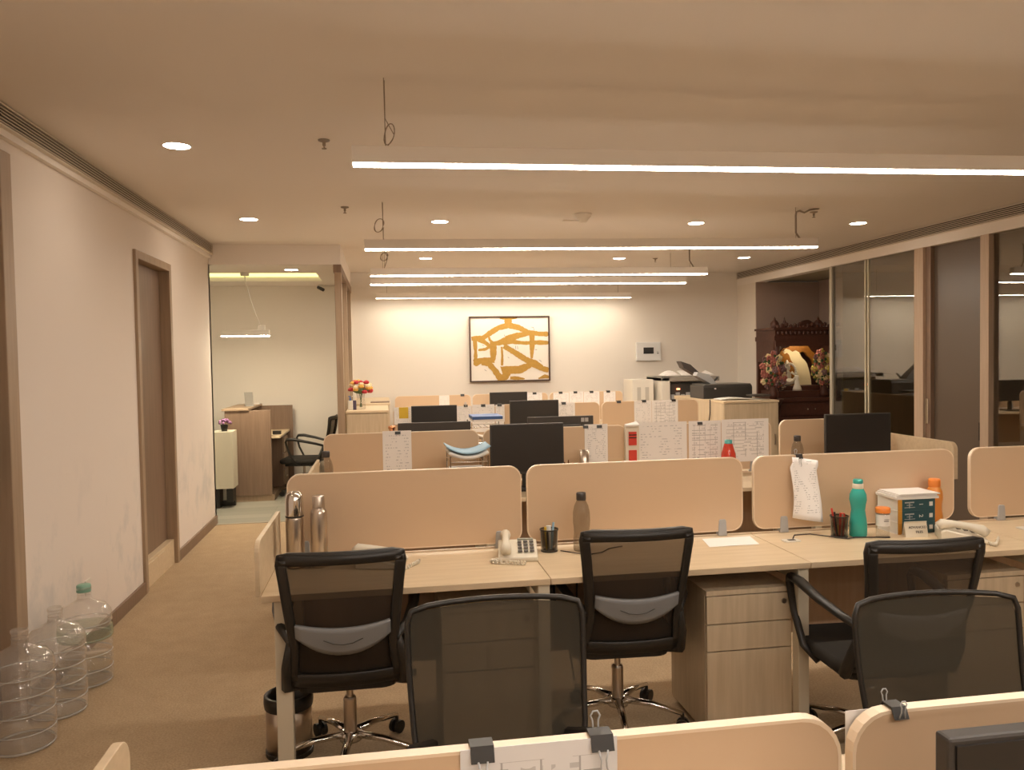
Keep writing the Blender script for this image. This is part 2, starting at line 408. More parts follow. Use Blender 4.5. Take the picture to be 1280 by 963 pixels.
# baseboards
struct('baseboard_left', MB().box(XL, XL+.018, 4.06, 5.92, 0, .085).box(XL, XL+.018, 6.86, 8.38, 0, .085), brown_m)
struct('baseboard_back', MB().box(-.4, XR, YB-.018, YB, 0, .085), brown_m)
struct('baseboard_back', MB().box(-4.9, -.5, 10.732, 10.75, 0, .085), brown_m)

# doors on the left wall
d1 = struct('door_1', MB().box(XL-.11, XL-.06, 5.985, 6.795, .20, 2.355), brown_m)
obj('door_frame', MB().box(XL-.12, XL+.02, 5.92, 5.98, 0, 2.42).box(XL-.12, XL+.02, 6.80, 6.86, 0, 2.42).box(XL-.12, XL+.02, 5.98, 6.80, 2.36, 2.42), frame_m, d1, bevel=.004)
obj('door_stop', MB().box(XL-.058, XL-.045, 5.99, 6.03, .2, 2.35), plain('dark_gap', (.05, .03, .02), .7), d1)
obj('hinge', MB().box(XL-.045, XL-.03, 5.99, 6.03, 2.1, 2.25), black_m, d1)
struct('trim_3', MB().box(XL-.10, XL-.008, 5.985, 6.795, 0, .198).box(XL-.012, XL-.002, 6.05, 6.5, .168, .174), lam_m, bevel=.003)
d2 = struct('door_2', MB().box(XL-.1, XL-.06, 2.96, 3.94, .0, 2.52), brown_m)
obj('door_frame', MB().box(XL-.12, XL+.02, 3.94, 4.05, 0, 2.6).box(XL-.12, XL+.02, 2.86, 2.96, 0, 2.6).box(XL-.12, XL+.02, 2.96, 3.94, 2.52, 2.6), frame_m, d2, bevel=.004)
hp = obj('door_handle', MB().prism(rrect(3.70, 3.87, 1.09, 1.41, .075), 'x', XL-.062, XL-.01), black_m, d2, bevel=.005)

# socket plate on left wall
so = thing('wall_socket', 'white socket plate low on the left wall beside the water jars', 'socket', (XL, 4.86, .31))
obj('plate', MB().box(0, .008, -.04, .04, 0, .085), white_m, so, bevel=.002)
obj('switch', MB().box(.008, .012, -.012, .012, .03, .06), grey_m, so)

# linear air grilles
def grille(x0, x1, ya, yb, label):
    t = thing('air_grille', label, 'air grille', ((x0+x1)/2, ya, 2.70), 0, None)
    L_ = yb-ya; s = 1 if x0 > 0 else 1
    d = .012
    sg = 1 if x0 < 0 else -1
    obj('backing', MB().box(-d if sg > 0 else 0, 0 if sg > 0 else d, 0, L_, 0, .085), ventd_m, t)
    obj('grille_frame', MB().box(-d, d, 0, L_, -.008, 0).box(-d, d, 0, L_, .085, .093).box(-d, d, L_, L_+.01, -.008, .093), vent_m, t)
    mb = MB()
    for k in range(5): mb.box(d*.4, d, 0, L_, .006+k*.0155, .0115+k*.0155) if sg > 0 else mb.box(-d, -d*.4, 0, L_, .006+k*.0155, .0115+k*.0155)
    obj('slat', mb, slat_m, t, label='long horizontal louvres')
grille(XL+.042, XL+.042, -2, 8.34, 'long slotted air grille high on the left wall')
grille(XR-.012, XR-.012, -2, 10.97, 'long slotted air grille above the glass wall on the right')

# glass wall on the right
def gpane(y0, y1, n, z0=.06):
    o = struct('window_%d' % n, MB().box(XR+.04, XR+.052, y0, y1, z0, 2.6), glass_m); return o
g1 = gpane(7.06, 8.55, 1); g2 = gpane(4.2, 6.09, 2)
obj('window_frame', MB().box(XR+.02, XR+.07, 8.55, 8.60, 0, 2.6), plain('pale_glass_edge', (.52, .47, .37), .3), g1)
obj('glass_joint', MB().box(XR+.03, XR+.06, 7.86, 7.875, .06, 2.6).box(XR+.03, XR+.06, 7.915, 7.93, .06, 2.6), plain('pale_joint', (.75, .68, .5), .3), g1)
g3 = gpane(.6, 4.1, 3)
obj('window_frame', MB().box(XR, XR+.1, 4.1, 4.2, 0, 2.6).box(XR, XR+.1, .5, .6, 0, 2.6), post_m, g3)
obj('window_sill', MB().box(XR+.0, XR+.1, 4.2, 6.09, 0, .06), brown_m, g2)
obj('window_frame', MB().box(XR-.01, XR+.10, 6.09, 6.19, 0, 2.6), post_m, g2, bevel=.003)
obj('window_frame', MB().box(XR-.01, XR+.10, 6.93, 7.06, 0, 2.6), post_m, g1, bevel=.003)
d3 = struct('door_3', MB().box(XR+.06, XR+.10, 6.19, 6.90, .01, 2.6), doorleaf_m)
obj('door_jamb', MB().box(XR+.02, XR+.10, 6.86, 6.93, 0, 2.6), brown_m, d3)
obj('door_lock', MB().box(XR+.005, XR+.02, 6.88, 6.915, .92, 1.16), chrome_m, d3, bevel=.003)
obj('door_plate', MB().box(XR+.045, XR+.06, 6.22, 6.27, .82, .98), black_m, d3)
struct('wall_right', MB().box(XR, XR+.12, -.6, .5, 0, 2.6), wall_m)

# glazed partition beside the reception
pw = struct('window_4', MB().box(-.445, -.437, 8.5, 10.7, .05, 2.54), glassl_m)
obj('window_frame', MB().box(-.475, -.405, 8.38, 8.46, 0, 2.52).box(-.475, -.405, 9.55, 9.62, 0, 2.54).box(-.475, -.405, 10.68, 10.75, 0, 2.54).box(-.475, -.405, 8.46, 10.75, 0, .05), frame_m, pw, bevel=.003)
obj('window_header', MB().box(-.485, -.405, 8.37, 10.98, 2.52, 2.6), brown_m, pw)
struct('wall_back', MB().box(-.47, -.41, 10.75, YB+.1, 0, 2.6), wall_m)

# ------------------------------------------------------------------ ceiling lights and fittings
def linear(x0, x1, y, z, label, z1=None, soft=False):
    t = thing('linear_pendant_light', label, 'ceiling light', (x0, y, z), 0, None)
    Lg = x1-x0; hw = .035; z1 = z1 or z; t.rotation_euler = (0, -math.atan((z1-z)/Lg), 0)
    obj('housing', MB().box(0, Lg, -hw, hw, .006, .075), fix_m, t, bevel=.002)
    obj('diffuser', MB().box(.004, Lg-.004, -hw+.009, hw-.009, .0045 if soft else -.001, .006), strip2_m if soft else (strip3_m if y < 2 else strip_m), t)
    for dx in (.14, Lg-.18):
        obj('suspension_wire', MB().tube([(dx, 0, .075), (dx, 0, H-z-(z1-z)*dx/Lg)], .0022, 6), wire_m, t)
    return t
lights = [(-.11, 3.29, 3.43, 2.433, 'long bright linear light, nearest and lowest in view', 2.462),
          (-.12, 3.52, 6.10, 2.44, 'long linear light hanging second from the camera, ending at a dangling cable', 2.475),
          (-.107, 3.35, 7.95, 2.435, 'linear light hanging third from the camera, thin bright line', 2.452),
          (-.122, 3.49, 8.90, 2.438, 'linear light hanging just behind the third one, fourth away', 2.448),
          (-.077, 3.38, 10.65, 2.418, 'farthest linear light washing the back wall above the painting', 2.410, True),
          (-.11, 3.29, .93, 2.44, 'unseen linear light added above the near desks'),  # this and the next two are unseen, added to brighten the foreground
          (-.11, 3.29, -.7, 2.44, 'unseen linear light added just behind the camera'), (-.11, 3.29, -2.3, 2.44, 'unseen linear light added by the rear wall')]
for a in lights: linear(*a)
def cable_loop(name, label, pts, r, mat, cat='cable'):
    x0, y0, z0 = pts[0]
    return tag(obj(name, MB().tube([(p[0]-x0, p[1]-y0, p[2]-z0) for p in pts], r, 6), mat, smooth=True, loc=(x0, y0, z0)), label, cat)
def coil(cx, cy_, cz, rx, rz_, turns, n=44, tilt=.2):
    return [(cx + rx*(1+.12*math.sin(i*.5))*math.cos(i*2*PI*turns/n) + tilt*rz_*math.sin(i*2*PI*turns/n), cy_ + .003*i/n, cz + rz_*math.sin(i*2*PI*turns/n)) for i in range(n)]
cable_loop('power_cable', 'coiled cable looped above the nearest linear light', [(.03, 3.46, H), (.03, 3.46, 2.64)] + coil(.045, 3.46, 2.575, .02, .045, 3) + [(.03, 3.45, 2.51)], .0019, wire_m)
cable_loop('power_cable', 'thin coiled cable above the left end of the second linear light', [(.02, 6.13, H), (.02, 6.13, 2.65)] + coil(-.01, 6.13, 2.63, .035, .05, 2) + [(.02, 6.12, 2.52)], .003, wire_m)
cable_loop('power_cable', 'small looped cable above the left end of the third linear light', [(.03, 7.98, H), (.03, 7.98, 2.68)] + coil(.03, 7.98, 2.63, .035, .04, 2) + [(.03, 7.97, 2.52)], .004, wire_m)
cable_loop('power_cable', 'bent dark cable dropping from the ceiling to the right end of the second light',
           [(3.56, 6.13, H), (3.48, 6.13, H-.012), (3.43, 6.13, H-.035), (3.39, 6.13, H-.02), (3.36, 6.13, H-.03), (3.355, 6.13, H-.06), (3.355, 6.13, 2.60), (3.37, 6.12, 2.57), (3.41, 6.12, 2.515)], .008, wire_m)
cable_loop('power_cable', 'short bent cable dropping to the right end of the third light',
           [(3.19, 7.98, H), (3.175, 7.98, H-.02), (3.175, 7.98, 2.60), (3.22, 7.97, 2.52)], .007, wire_m)
def downlight(x, y, label, z=H):
    t = thing('downlight', label, 'ceiling light', (x, y, z), 0, 'round recessed downlights')
    obj('rim', MB().lathe([(.068, 0), (.068, -.004), (.078, -.006), (.078, 0)], n=28), fix_m, t, smooth=True)
    obj('diffuser', MB().lathe([(0, -.003), (.068, -.003)], n=28), WARM_M, t)
    return t
for x, y, l in [(-1.079, 4.605, 'round downlight nearest the left wall grille'), (-1.07, 6.9, 'round downlight second along the left side, near the bulkhead'),
                (.507, 6.93, 'round downlight left of centre beyond the second linear light'), (.515, 9.45, 'small distant downlight left, between second and third linear lights'),
                (2.803, 6.88, 'round downlight right of the smoke sensor'), (4.339, 6.8, 'round downlight near the right grille'),
                (2.849, 9.41, 'small distant downlight at centre right'), (4.405, 9.3, 'small distant downlight near the end of the right grille'),
                (-1.08, 2.3, 'unseen round downlight added over the aisle'), (-1.08, 0, 'unseen round downlight added over the aisle behind the camera'),  # unseen downlights from here on, added for extra room light
                (4.34, 2.3, 'unseen round downlight added at right'), (4.34, 0, 'unseen round downlight added at right behind the camera')]:
    downlight(x, y, l)
downlight(-.949, 8.85, 'round downlight in the reception ceiling', 2.6); downlight(-3.2, 10.45, 'hidden round downlight added deep inside the reception', 2.6); downlight(-2.6, 8.85, 'hidden round downlight added farther inside the reception', 2.6)  # last two are hidden, added to brighten the reception
def sprinkler(x, y, label):
    t = thing('sprinkler_head', label, 'sprinkler', (x, y, H), 0, 'ceiling sprinklers')
    obj('escutcheon', MB().lathe([(0, 0), (.032, 0), (.030, -.006), (.012, -.012), (0, -.012)], n=16), wire_m, t, smooth=True)
    obj('nozzle', MB().lathe([(.008, -.01), (.009, -.03), (.004, -.034), (.004, -.042), (.013, -.044), (.013, -.048), (0, -.048)], n=12), wire_m, t)
sprinkler(-.287, 4.42, 'sprinkler head nearest, left of the nearest linear light'); sprinkler(-.267, 6.32, 'sprinkler head left of the second linear light')
sprinkler(3.6, 6.28, 'sprinkler head beside the dangling cable at right'); sprinkler(3.3, 9.4, 'tiny distant sprinkler head at right'); 
t = thing('smoke_detector', 'white ceiling sensor with a small side arm in the middle of the ceiling', 'smoke detector', (1.66, 6.5, H))
obj('mount', MB().lathe([(0, 0), (.075, 0), (.07, -.02), (.045, -.045), (.03, -.07), (0, -.075)], n=24), fix_m, t, smooth=True)
obj('side_arm', MB().box(-.17, -.02, -.012, .012, -.062, -.05), fix_m, t, bevel=.003)
t = thing('security_camera', 'small dark camera in the reception ceiling corner', 'camera', (-.78, 10.6, 2.6))
obj('camera_mount', MB().lathe([(0, 0), (.03, 0), (.03, -.012), (.01, -.02), (.01, -.04), (0, -.04)], n=14), white_m, t)
obj('camera_body', MB().tube([(-.03, .02, -.03), (.04, -.04, -.07)], .022, 12), monback_m, t, smooth=True)

# reception pendant
t = thing('pendant_light', 'short white linear pendant glowing above the reception desk', 'ceiling light', (-1.731, 9.1, 1.90))
obj('housing', MB().box(0, .505, -.045, .045, .008, .07), white_m, t, bevel=.003)
obj('driver_box', MB().box(.38, .46, -.03, .03, .07, .12), white_m, t, bevel=.003)
obj('diffuser', MB().box(.005, .50, -.04, .04, 0, .008), pend_m, t)
obj('canopy', MB().lathe([(0, .70), (.05, .70), (.045, .66), (0, .66)], (.26, 0, 0), n=18), white_m, t)
obj('cord', MB().tube([(.26, 0, .67), (.265, 0, .60), (.31, 0, .42), (.36, 0, .25), (.41, 0, .12)], .005, 6), white_m, t, smooth=True)
for dx in (.06, .45): obj('wire_stub', MB().tube([(dx, 0, .07), (dx, 0, .11)], .003, 5), white_m, t)

# ------------------------------------------------------------------ wall things
# painting
t = thing('wall_painting', 'abstract painting with ochre strokes on white in a thin dark frame', 'painting', (1.172, 10.96, 1.288))
PW, PH = 1.125, .905
obj('frame', MB().box(0, PW, -.02, .03, 0, .018).box(0, PW, -.02, .03, PH-.018, PH).box(0, .018, -.02, .03, .018, PH-.018).box(PW-.018, PW, -.02, .03, .018, PH-.018), plain('dark_frame', (.06, .025, .015), .4), t)
obj('canvas', MB().box(.018, PW-.018, 0, .03, .018, PH-.018), plain('canvas_white', (.82, .76, .68), .8, noise=.03, scale=8), t)
def strokes(parent):
    mb = MB()
    S_ = [([(770, 200), (825, 203), (890, 200)], [6, 14, 5]), ([(828, 200), (826, 245)], [24, 26]),
          ([(575, 335), (610, 330), (655, 330), (700, 300), (760, 265), (830, 248), (900, 265), (960, 295), (1040, 308), (1104, 310)], [14, 14, 16, 18, 18, 20, 18, 16, 15, 16]),
          ([(600, 330), (660, 355), (700, 385), (670, 405), (620, 410)], [18, 14, 12, 10, 8]), ([(598, 340), (602, 420), (600, 510)], [16, 10, 16]),
          ([(700, 370), (760, 365), (820, 345), (880, 320), (960, 305), (1000, 305)], [12, 16, 26, 22, 16, 12]),
          ([(790, 372), (850, 358), (940, 368), (1020, 365), (1104, 368)], [10, 14, 12, 15, 14]), ([(990, 305), (990, 380), (985, 470)], [18, 17, 10]),
          ([(722, 370), (722, 430), (720, 480)], [24, 20, 18]), ([(730, 480), (650, 475), (620, 485), (590, 495)], [18, 16, 20, 30]), ([(640, 495), (690, 500), (730, 545), (760, 590), (790, 612)], [14, 18, 20, 20, 12]),
          ([(780, 390), (783, 450), (780, 515)], [7, 7, 10]), ([(795, 385), (870, 430), (940, 475), (1010, 510), (1060, 540), (1104, 552)], [18, 18, 20, 26, 18, 20]),
          ([(780, 560), (830, 545), (900, 545), (960, 520), (1000, 490)], [40, 26, 26, 20, 16]), ([(745, 598), (800, 590), (830, 560)], [22, 22, 16]), ([(835, 598), (880, 600), (935, 606)], [10, 12, 4]),
          ([(1030, 606), (1075, 592), (1104, 598)], [4, 14, 10]), ([(740, 380), (700, 345), (690, 310)], [12, 8, 6])]
    k = 0
    for pts, wd in S_:
        P = [Vector((.018+(x-570)/533*(PW-.036), .018+(613-y)/416*(PH-.036))) for x, y in pts]; W = [q*.5/533*PW*1.95 for q in wd]
        # resample with slight raggedness
        Q, V = [], []
        for i in range(len(P)-1):
            n = max(2, int((P[i+1]-P[i]).length/.02))
            for j in range(n): Q.append(P[i].lerp(P[i+1], j/n)); V.append((W[i]+(W[i+1]-W[i])*j/n)*random.uniform(.88, 1.12))
        Q.append(P[-1]); V.append(W[-1]*.7)
        k += 1; y = -.001-.0002*k
        prev = None
        lim = lambda v, lo, hi: min(max(v, lo), hi)
        for i, q in enumerate(Q):
            d = (Q[min(i+1, len(Q)-1)]-Q[max(i-1, 0)]).normalized(); nrm = Vector((-d.y, d.x))
            e = [(lim(v.x, .018, PW-.018), lim(v.y, .018, PH-.018)) for v in (q+nrm*V[i], q-nrm*V[i])]
            c = [mb.bm.verts.new((e[0][0], y, e[0][1])), mb.bm.verts.new((e[1][0], y, e[1][1]))]
            if prev: mb.bm.faces.new([prev[0], prev[1], c[1], c[0]])
            prev = c
    obj('ochre_strokes', mb, plain('ochre_paint', (.46, .26, .045), .7, noise=.2, scale=30), parent)
    mb = MB()
    for x, y, dx, dy in ((875, 385, 2, 25), (888, 385, 2, 25), (985, 262, 18, 4), (1000, 268, 6, 16), (648, 378, 12, 3), (1008, 412, 16, 2), (660, 540, 14, 10), (1035, 480, 18, 16), (798, 310, 6, 16), (820, 460, 10, 5)):
        X = .018+(x-570)/533*(PW-.036); Z = .018+(613-y)/416*(PH-.036)
        mb.tube([(X, -.004, Z), (X+dx*.0012, -.004, Z-dy*.001), (X+dx*.002, -.004, Z-dy*.002)], .0025, 5)
    obj('ink_marks', mb, plain('ink', (.06, .05, .05), .6), parent)
strokes(t)
# thermostat box
t = thing('control_panel', 'white wall control box with a dark display right of the painting', 'control panel', (3.556, 10.95, 1.54))
obj('housing', MB().box(0, .36, 0, .05, 0, .265), plain('panel_white', (.75, .74, .72), .4), t, bevel=.006)
obj('display', MB().box(.10, .25, -.004, .002, .10, .19), plain('dark_display', (.03, .03, .03), .2), t)
obj('button', MB().lathe([(0, -.0), (.012, 0), (.012, .006), (0, .006)], (.31, -.006, .13), n=12), grey_m, t)
obj('button', MB().box(.30, .325, -.004, .002, .10, .112), black_m, t)

# ------------------------------------------------------------------ desks
SEAMS = [-.47, .63, 1.73, 2.84, 3.95]
def desk(x0, x1, y0, y1, label, rowname, face=-1, leg_left=False, detail=True):
    """face -1: user side at y0; +1: user side at y1"""
    t = thing('workstation_desk', label, 'desk', ((x0+x1)/2, (y0+y1)/2, 0), 0 if face < 0 else PI, None)
    W = (x1-x0)/2; D = (y1-y0)/2
    obj('tabletop', MB().box(-W+.0015, W-.0015, -D, D-.025, .725, .75), lam_m, t, bevel=.002)
    obj('rear_trim', MB().box(-W+.0015, W-.0015, D-.022, D-.012, .70, .757), edge_m, t)
    obj('modesty_panel', MB().box(-W+.06, W-.06, D-.06, D-.042, .27, .715), brown_m if False else plain_mod, t)
    obj('leg', MB().box(W-.05, W-.002, -D+.015, -D+.065, 0, .725), cream_m, t, bevel=.003)
    obj('leg', MB().box(W-.05, W-.002, D-.11, D-.065, 0, .725), cream_m, t, bevel=.003)
    obj('leg_rail', MB().box(W-.045, W-.008, -D+.065, D-.11, .665, .715), cream_m, t)
    if leg_left:
        obj('leg', MB().box(-W+.045, -W+.105, -D+.015, -D+.065, 0, .725), cream_m, t, bevel=.003)
        obj('leg', MB().box(-W+.045, -W+.105, D-.11, D-.065, 0, .725), cream_m, t, bevel=.003)
        obj('leg_rail', MB().box(-W+.05, -W+.1, -D+.065, D-.11, .665, .715), cream_m, t)
    return t
plain_mod = grain('modesty_laminate', (.40, .27, .17), (.46, .32, .21), (12, 12, 1), .5)
def pedestal(x0, x1, y0, y1, label, face=-1, rows=True):
    t = thing('drawer_pedestal', label, 'drawer unit', ((x0+x1)/2, (y0+y1)/2, 0), 0 if face < 0 else PI)
    W = (x1-x0)/2; D = (y1-y0)/2
    obj('body', MB().box(-W, W, -D+.02, D, .03, .615).box(-W, W, -D, D, .615, .635), lamv_m, t)
    zz = [(.045, .375), (.38, .49), (.495, .61)]
    for k, (a, b_) in enumerate(zz):
        d = obj('drawer', MB().box(-W+.002, W-.002, -D, -D+.019, a, b_), lamv_m, t, bevel=.002)
        if k == 2:
            obj('lock', MB().tube([(W-.035, -D-.004, .575), (W-.035, -D+.002, .575)], .011, 14), steel_m, d)
    for a in (-1, 1):
        for b_ in (-1, 1): obj('caster', MB().tube([(a*(W-.05)-.012, b_*(D-.06), .016), (a*(W-.05)+.012, b_*(D-.06), .016)], .016, 12), black_m, t)
    return t
def screen(x0, x1, y, label, z0=.772, z1=1.125, cl=(.14, .86), face=-1):
    t = thing('privacy_screen', label, 'desk screen', ((x0+x1)/2, y, z0), 0)
    W = (x1-x0)/2
    o = rrect(-W, W, 0, z1-z0, .055, 6); i = scaled(o, .0045)
    obj('panel', MB().prism(i, 'y', -.009, .009), screen_m, t)
    obj('edge_band', MB().ring(o, i, 'y', -.0095, .0095), edge_m, t, smooth=False)
    for c in cl:
        X = -W + 2*W*c
        obj('clamp', MB().prism([(X-.022, -.02), (X+.022, -.02), (X+.017, .05), (X+.013, .058), (X-.013, .058), (X-.017, .05)], 'y', -.016, .016), grey_m, t, bevel=.002)
    return t
def side_screen(x, y0, y1, label, z0=.752, z1=.955, th=.018, corners=(0, 0, 0, 1)):
    r = .05
    return tag(obj('side_screen', MB().prism(rrect(y0, y1, z0, z1, r, 6, corners), 'x', x-th/2, x+th/2), lam_m, bevel=.002), label, 'desk end panel')

ord_ = ['leftmost', 'second', 'third', 'rightmost']
# row 1 (nearest full row, screen at Y 3.6)
Y1 = 3.6
l1 = ['desk with the two steel flasks, at the left end of the nearest full row', 'desk with the dark pen cup and smoky bottle',
      'desk with the teal bottle and book stack in the nearest full row', 'desk at the right edge of the photo, in the nearest full row']
for i in range(4): desk(SEAMS[i], SEAMS[i+1], 3.05, 3.62, 'laminate ' + l1[i], 1, leg_left=(i == 0))
for i in range(4):
    x0, x1 = [(-.43, .61), (.635, 1.685), (1.74, 2.81), (2.90, 3.93)][i]
    screen(x0, x1, Y1, ['peach rounded screen behind the two steel flasks', 'peach rounded screen behind the smoky bottle and pen cup', 'peach rounded screen with a hanging paper, behind the teal bottle', 'peach rounded screen at the right edge of the photo'][i], cl=[(.07, .90), (.10, .90), (.145, .9), (.17, .9)][i])
side_screen(-.478, 3.04, 3.66, 'low light laminate end panel at the left of the nearest full row', corners=(0, 0, 0, 1))
pedestal(.20, .58, 3.12, 3.54, 'light laminate drawer unit seen through the big mesh chair back')
pedestal(1.30, 1.68, 3.12, 3.54, 'light laminate drawer unit right of the middle chair')
pedestal(2.41, 2.79, 3.12, 3.54, 'light laminate drawer unit at the right edge of the photo')
pedestal(3.52, 3.90, 3.12, 3.54, 'light laminate drawer unit beyond the right edge of the photo')
# row 0 (foreground)
for i in range(3):
    desk(SEAMS[i], SEAMS[i+1], .43, 1.0, 'light laminate desk under the camera, %s of its side' % ['left', 'middle', 'right'][i], 0)
    desk(SEAMS[i], SEAMS[i+1], 1.0, 1.57, 'light laminate desk behind the foreground screens, %s' % ['left', 'middle', 'right'][i], 0, face=1)
    x0, x1 = [(-.43, .605), (.622, 1.70), (1.72, 2.81)][i]
    screen(x0, x1, 1.0, ['foreground peach screen with the clipped form, bottom of the photo', 'foreground peach screen at the bottom right with one binder clip', 'foreground peach screen beyond the right edge of the photo'][i])
side_screen(-.478, .98, 1.52, 'light end panel corner at the bottom left foreground', corners=(0, 0, 1, 0))
# row 2
Y2 = 5.5
S2 = [-.44, .655, 1.735, 2.845, 3.76]
for i in range(4):
    desk(S2[i], S2[i+1], 4.86, 5.5, 'light laminate desk behind the nearest screens, %s in the second row' % ord_[i], 2, leg_left=(i == 0))
    desk(S2[i], S2[i+1], 5.5, 6.1, 'light laminate desk behind the second row screens, %s' % ord_[i], 2, face=1)
    x0, x1 = [(-.41, .64), (.67, 1.70), (1.755, 2.80), (2.87, 3.70)][i]
    screen(x0, x1, Y2, ['second row peach screen with a single clipped page, leftmost', 'second row peach screen behind the large dark monitor', 'second row peach screen covered by wide clipped charts', 'second row peach screen behind the right-hand monitor'][i])
side_screen(-.45, 4.85, 5.52, 'light laminate end panel at the left of the second row beside a bottle', corners=(0, 0, 0, 1))
side_screen(3.77, 4.80, 6.0, 'light laminate end panel at the right end of the second row', corners=(0, 0, 0, 1), th=.03, z1=1.0)
# row 3
Y3 = 7.95
S3 = [.07, 1.13, 2.19, 3.25]
for i in range(3):
    desk(S3[i], S3[i+1], 7.38, 7.95, 'light laminate desk in the third row, %s' % ['left', 'middle', 'right'][i], 3, leg_left=(i == 0))
    screen(S3[i]+.012, S3[i+1]-.012, Y3, ['third row peach screen with the yellow notice, left', 'third row peach screen behind the tall monitor, middle', 'third row peach screen with a clipped plan drawing, right'][i], z1=1.15)
# row 4
S4 = [.12, 1.12, 2.14, 3.16]
for i in range(3):
    desk(S4[i], S4[i+1], 9.76, 10.33, 'light laminate desk in the farthest row, %s' % ['left', 'middle', 'right'][i], 4, leg_left=(i == 0))
    screen(S4[i]+.012, S4[i+1]-.012, 10.33, ['farthest peach screen under the painting, left', 'farthest peach screen under the painting, middle', 'farthest peach screen with several pages, right'][i], z1=1.15)

# ------------------------------------------------------------------ office chairs
def bar_outline(zs, hw): return [(-h, z) for z, h in zip(zs, hw)] + [(h, z) for z, h in zip(reversed(zs), reversed(hw))]
def yback(z, base=-.20, z0=.42): # recline curve
    return base - .16*max(0, (z-z0))/.53 - .03*math.sin(PI*min(1, max(0, (z-z0)/.53)))
def chair(label, loc, rz, kind='lumbar', seat_z=.44, group=None, hb=.495):
    t = thing('office_chair', label, 'chair', loc, rz, group)
    sz = seat_z
    # seat cushion
    def seat(u, v):
        pass
    pts = rrect(-.24, .24, -.21, .25, .08, 6)
    mb = MB().prism(pts, 'z', sz-.055, sz)
    obj('seat', mb, dark_m, t, bevel=.018, smooth=True)
    obj('seat_pan', MB().prism(rrect(-.19, .19, -.17, .2, .06, 5), 'z', sz-.085, sz-.055), black_m, t)
    zb = sz-.03; zt = sz+hb
    if kind == 'lumbar':
        key = [(0, .205), (.12, .198), (.30, .185), (.42, .19), (.6, .20), (.8, .211), (.93, .220), (1, .216)]
        arch = .0
    else:
        key = [(0, .20), (.15, .215), (.4, .232), (.65, .24), (.85, .243), (.96, .242), (1, .225)]
        arch = .006
    def hw(f):
        for (a, x), (b_, y) in zip(key, key[1:]):
            if f <= b_: return x + (y-x)*(f-a)/(b_-a)
        return key[-1][1]
    NN = 18
    fr = .019 if kind == 'lumbar' else .013
    def pt(u, f):    # u -1..1, f 0..1
        z = zb + (zt-zb)*f + arch*(1-u*u)*f
        y = -.20 - .16*f - .035*math.sin(PI*f) + .0 - .035*(1-u*u)
        return Vector((u*hw(f), y, z))
    # frame: closed tube following outline
    path = []
    for k in range(NN+1): path.append(pt(-1, .03+.955*k/NN))
    for k in range(1, 12): path.append(pt(-1+2*k/12, 1))
    for k in range(NN+1): path.append(pt(1, .985-.955*k/NN))
    for k in range(1, 12): path.append(pt(1-2*k/12, 0))
    obj('backrest_frame', MB().tube(path, fr*.62, 8, closed=True, flat=1.0), black_m, t, smooth=True)
    if kind == 'lumbar':   # broad flat top bar and side rails
        def strip(f0, f1, u0, u1): 
            return lambda a, b_: pt(u0+(u1-u0)*a, f0+(f1-f0)*b_) + Vector((0, -.012, 0))
        mb = MB().grid(strip(.935, 1.0, -.99, .99), 12, 2).grid(strip(.0, .10, -.98, .98), 12, 2)
        mb.grid(strip(.05, .97, -1.02, -.87), 3, 16).grid(strip(.05, .97, .87, 1.02), 3, 16)
        obj('back_shell', mb, black_m, t, smooth=True, solid=.012)
    ob = obj('backrest', MB().grid(lambda a, b_: pt(-.97+1.94*a, .02+.96*b_), 14, 14), mesh_m if kind == 'lumbar' else mesh2_m, t, smooth=True)
    if kind == 'lumbar':
        def lum(a, b_):
            u = -1+2*a; X = u*.168
            ztop = sz+.24 - .018*(1-u*u); zbot = sz+.115 + .075*abs(u)**2.2
            z = zbot + (ztop-zbot)*b_
            f = (z-zb)/(zt-zb)
            return (X, pt(u*.8, f).y - .022, z)
        obj('lumbar_support', MB().grid(lum, 14, 5), lum_m, t, smooth=True, solid=.012, label='grey curved lumbar plate')
        mb = MB()
        for dz, hwid in ((.195, .10), (.16, .07)):
            mb.tube([(q*hwid, pt(q*.4, .38).y-.033, sz+dz+.018*q*q) for q in (-1, -.5, 0, .5, 1)], .0015, 5)
        obj('lumbar_groove', mb, black_m, t)
    for s in (-1, 1):
        # arm loop: pad from the back rail forward, down to the seat side
        q = pt(s, .38)
        arm = [(s*.185, q.y, sz+.15), (s*.235, -.20, sz+.185), (s*.262, -.08, sz+.215), (s*.272, .06, sz+.245), (s*.272, .13, sz+.245), (s*.270, .15, sz+.215), (s*.265, .12, sz+.10), (s*.255, .06, sz-.02), (s*.22, .0, sz-.07)]
        obj('armrest', MB().tube(arm, [.018, .020, .022, .026, .024, .018, .016, .017, .016], 8, flat=.75), black_m, t, smooth=True)
        brk = [(s*.192, q.y+.01, sz+.16), (s*.212, -.245, sz+.05), (s*.218, -.20, sz-.04), (s*.17, -.1, sz-.075)]
        obj('back_bracket', MB().tube(brk, [.016, .022, .024, .018], 8), black_m, t, smooth=True)
    obj('gas_lift', MB().lathe([(.014, .22), (.014, sz-.08)], n=14).lathe([(0, .11), (.026, .11), (.026, .255), (.022, .262), (0, .262)], n=16), steel_m, t, smooth=False)
    obj('lever', MB().tube([(.05, .0, sz-.1), (.24, .02, sz-.11)], .006, 6).box(.23, .27, .0, .04, sz-.118, sz-.102), black_m, t)
    sb = MB(); 
    sb.lathe([(0, .085), (.045, .085), (.045, .12), (.03, .125), (0, .125)], n=16)
    for k in range(5):
        a = R(90+72*k+30); c, s_ = math.cos(a), math.sin(a)
        sb.tube([(.03*c, .03*s_, .112), (.15*c, .15*s_, .105), (.28*c, .28*s_, .078)], [.020, .016, .012], 8, flat=.8)
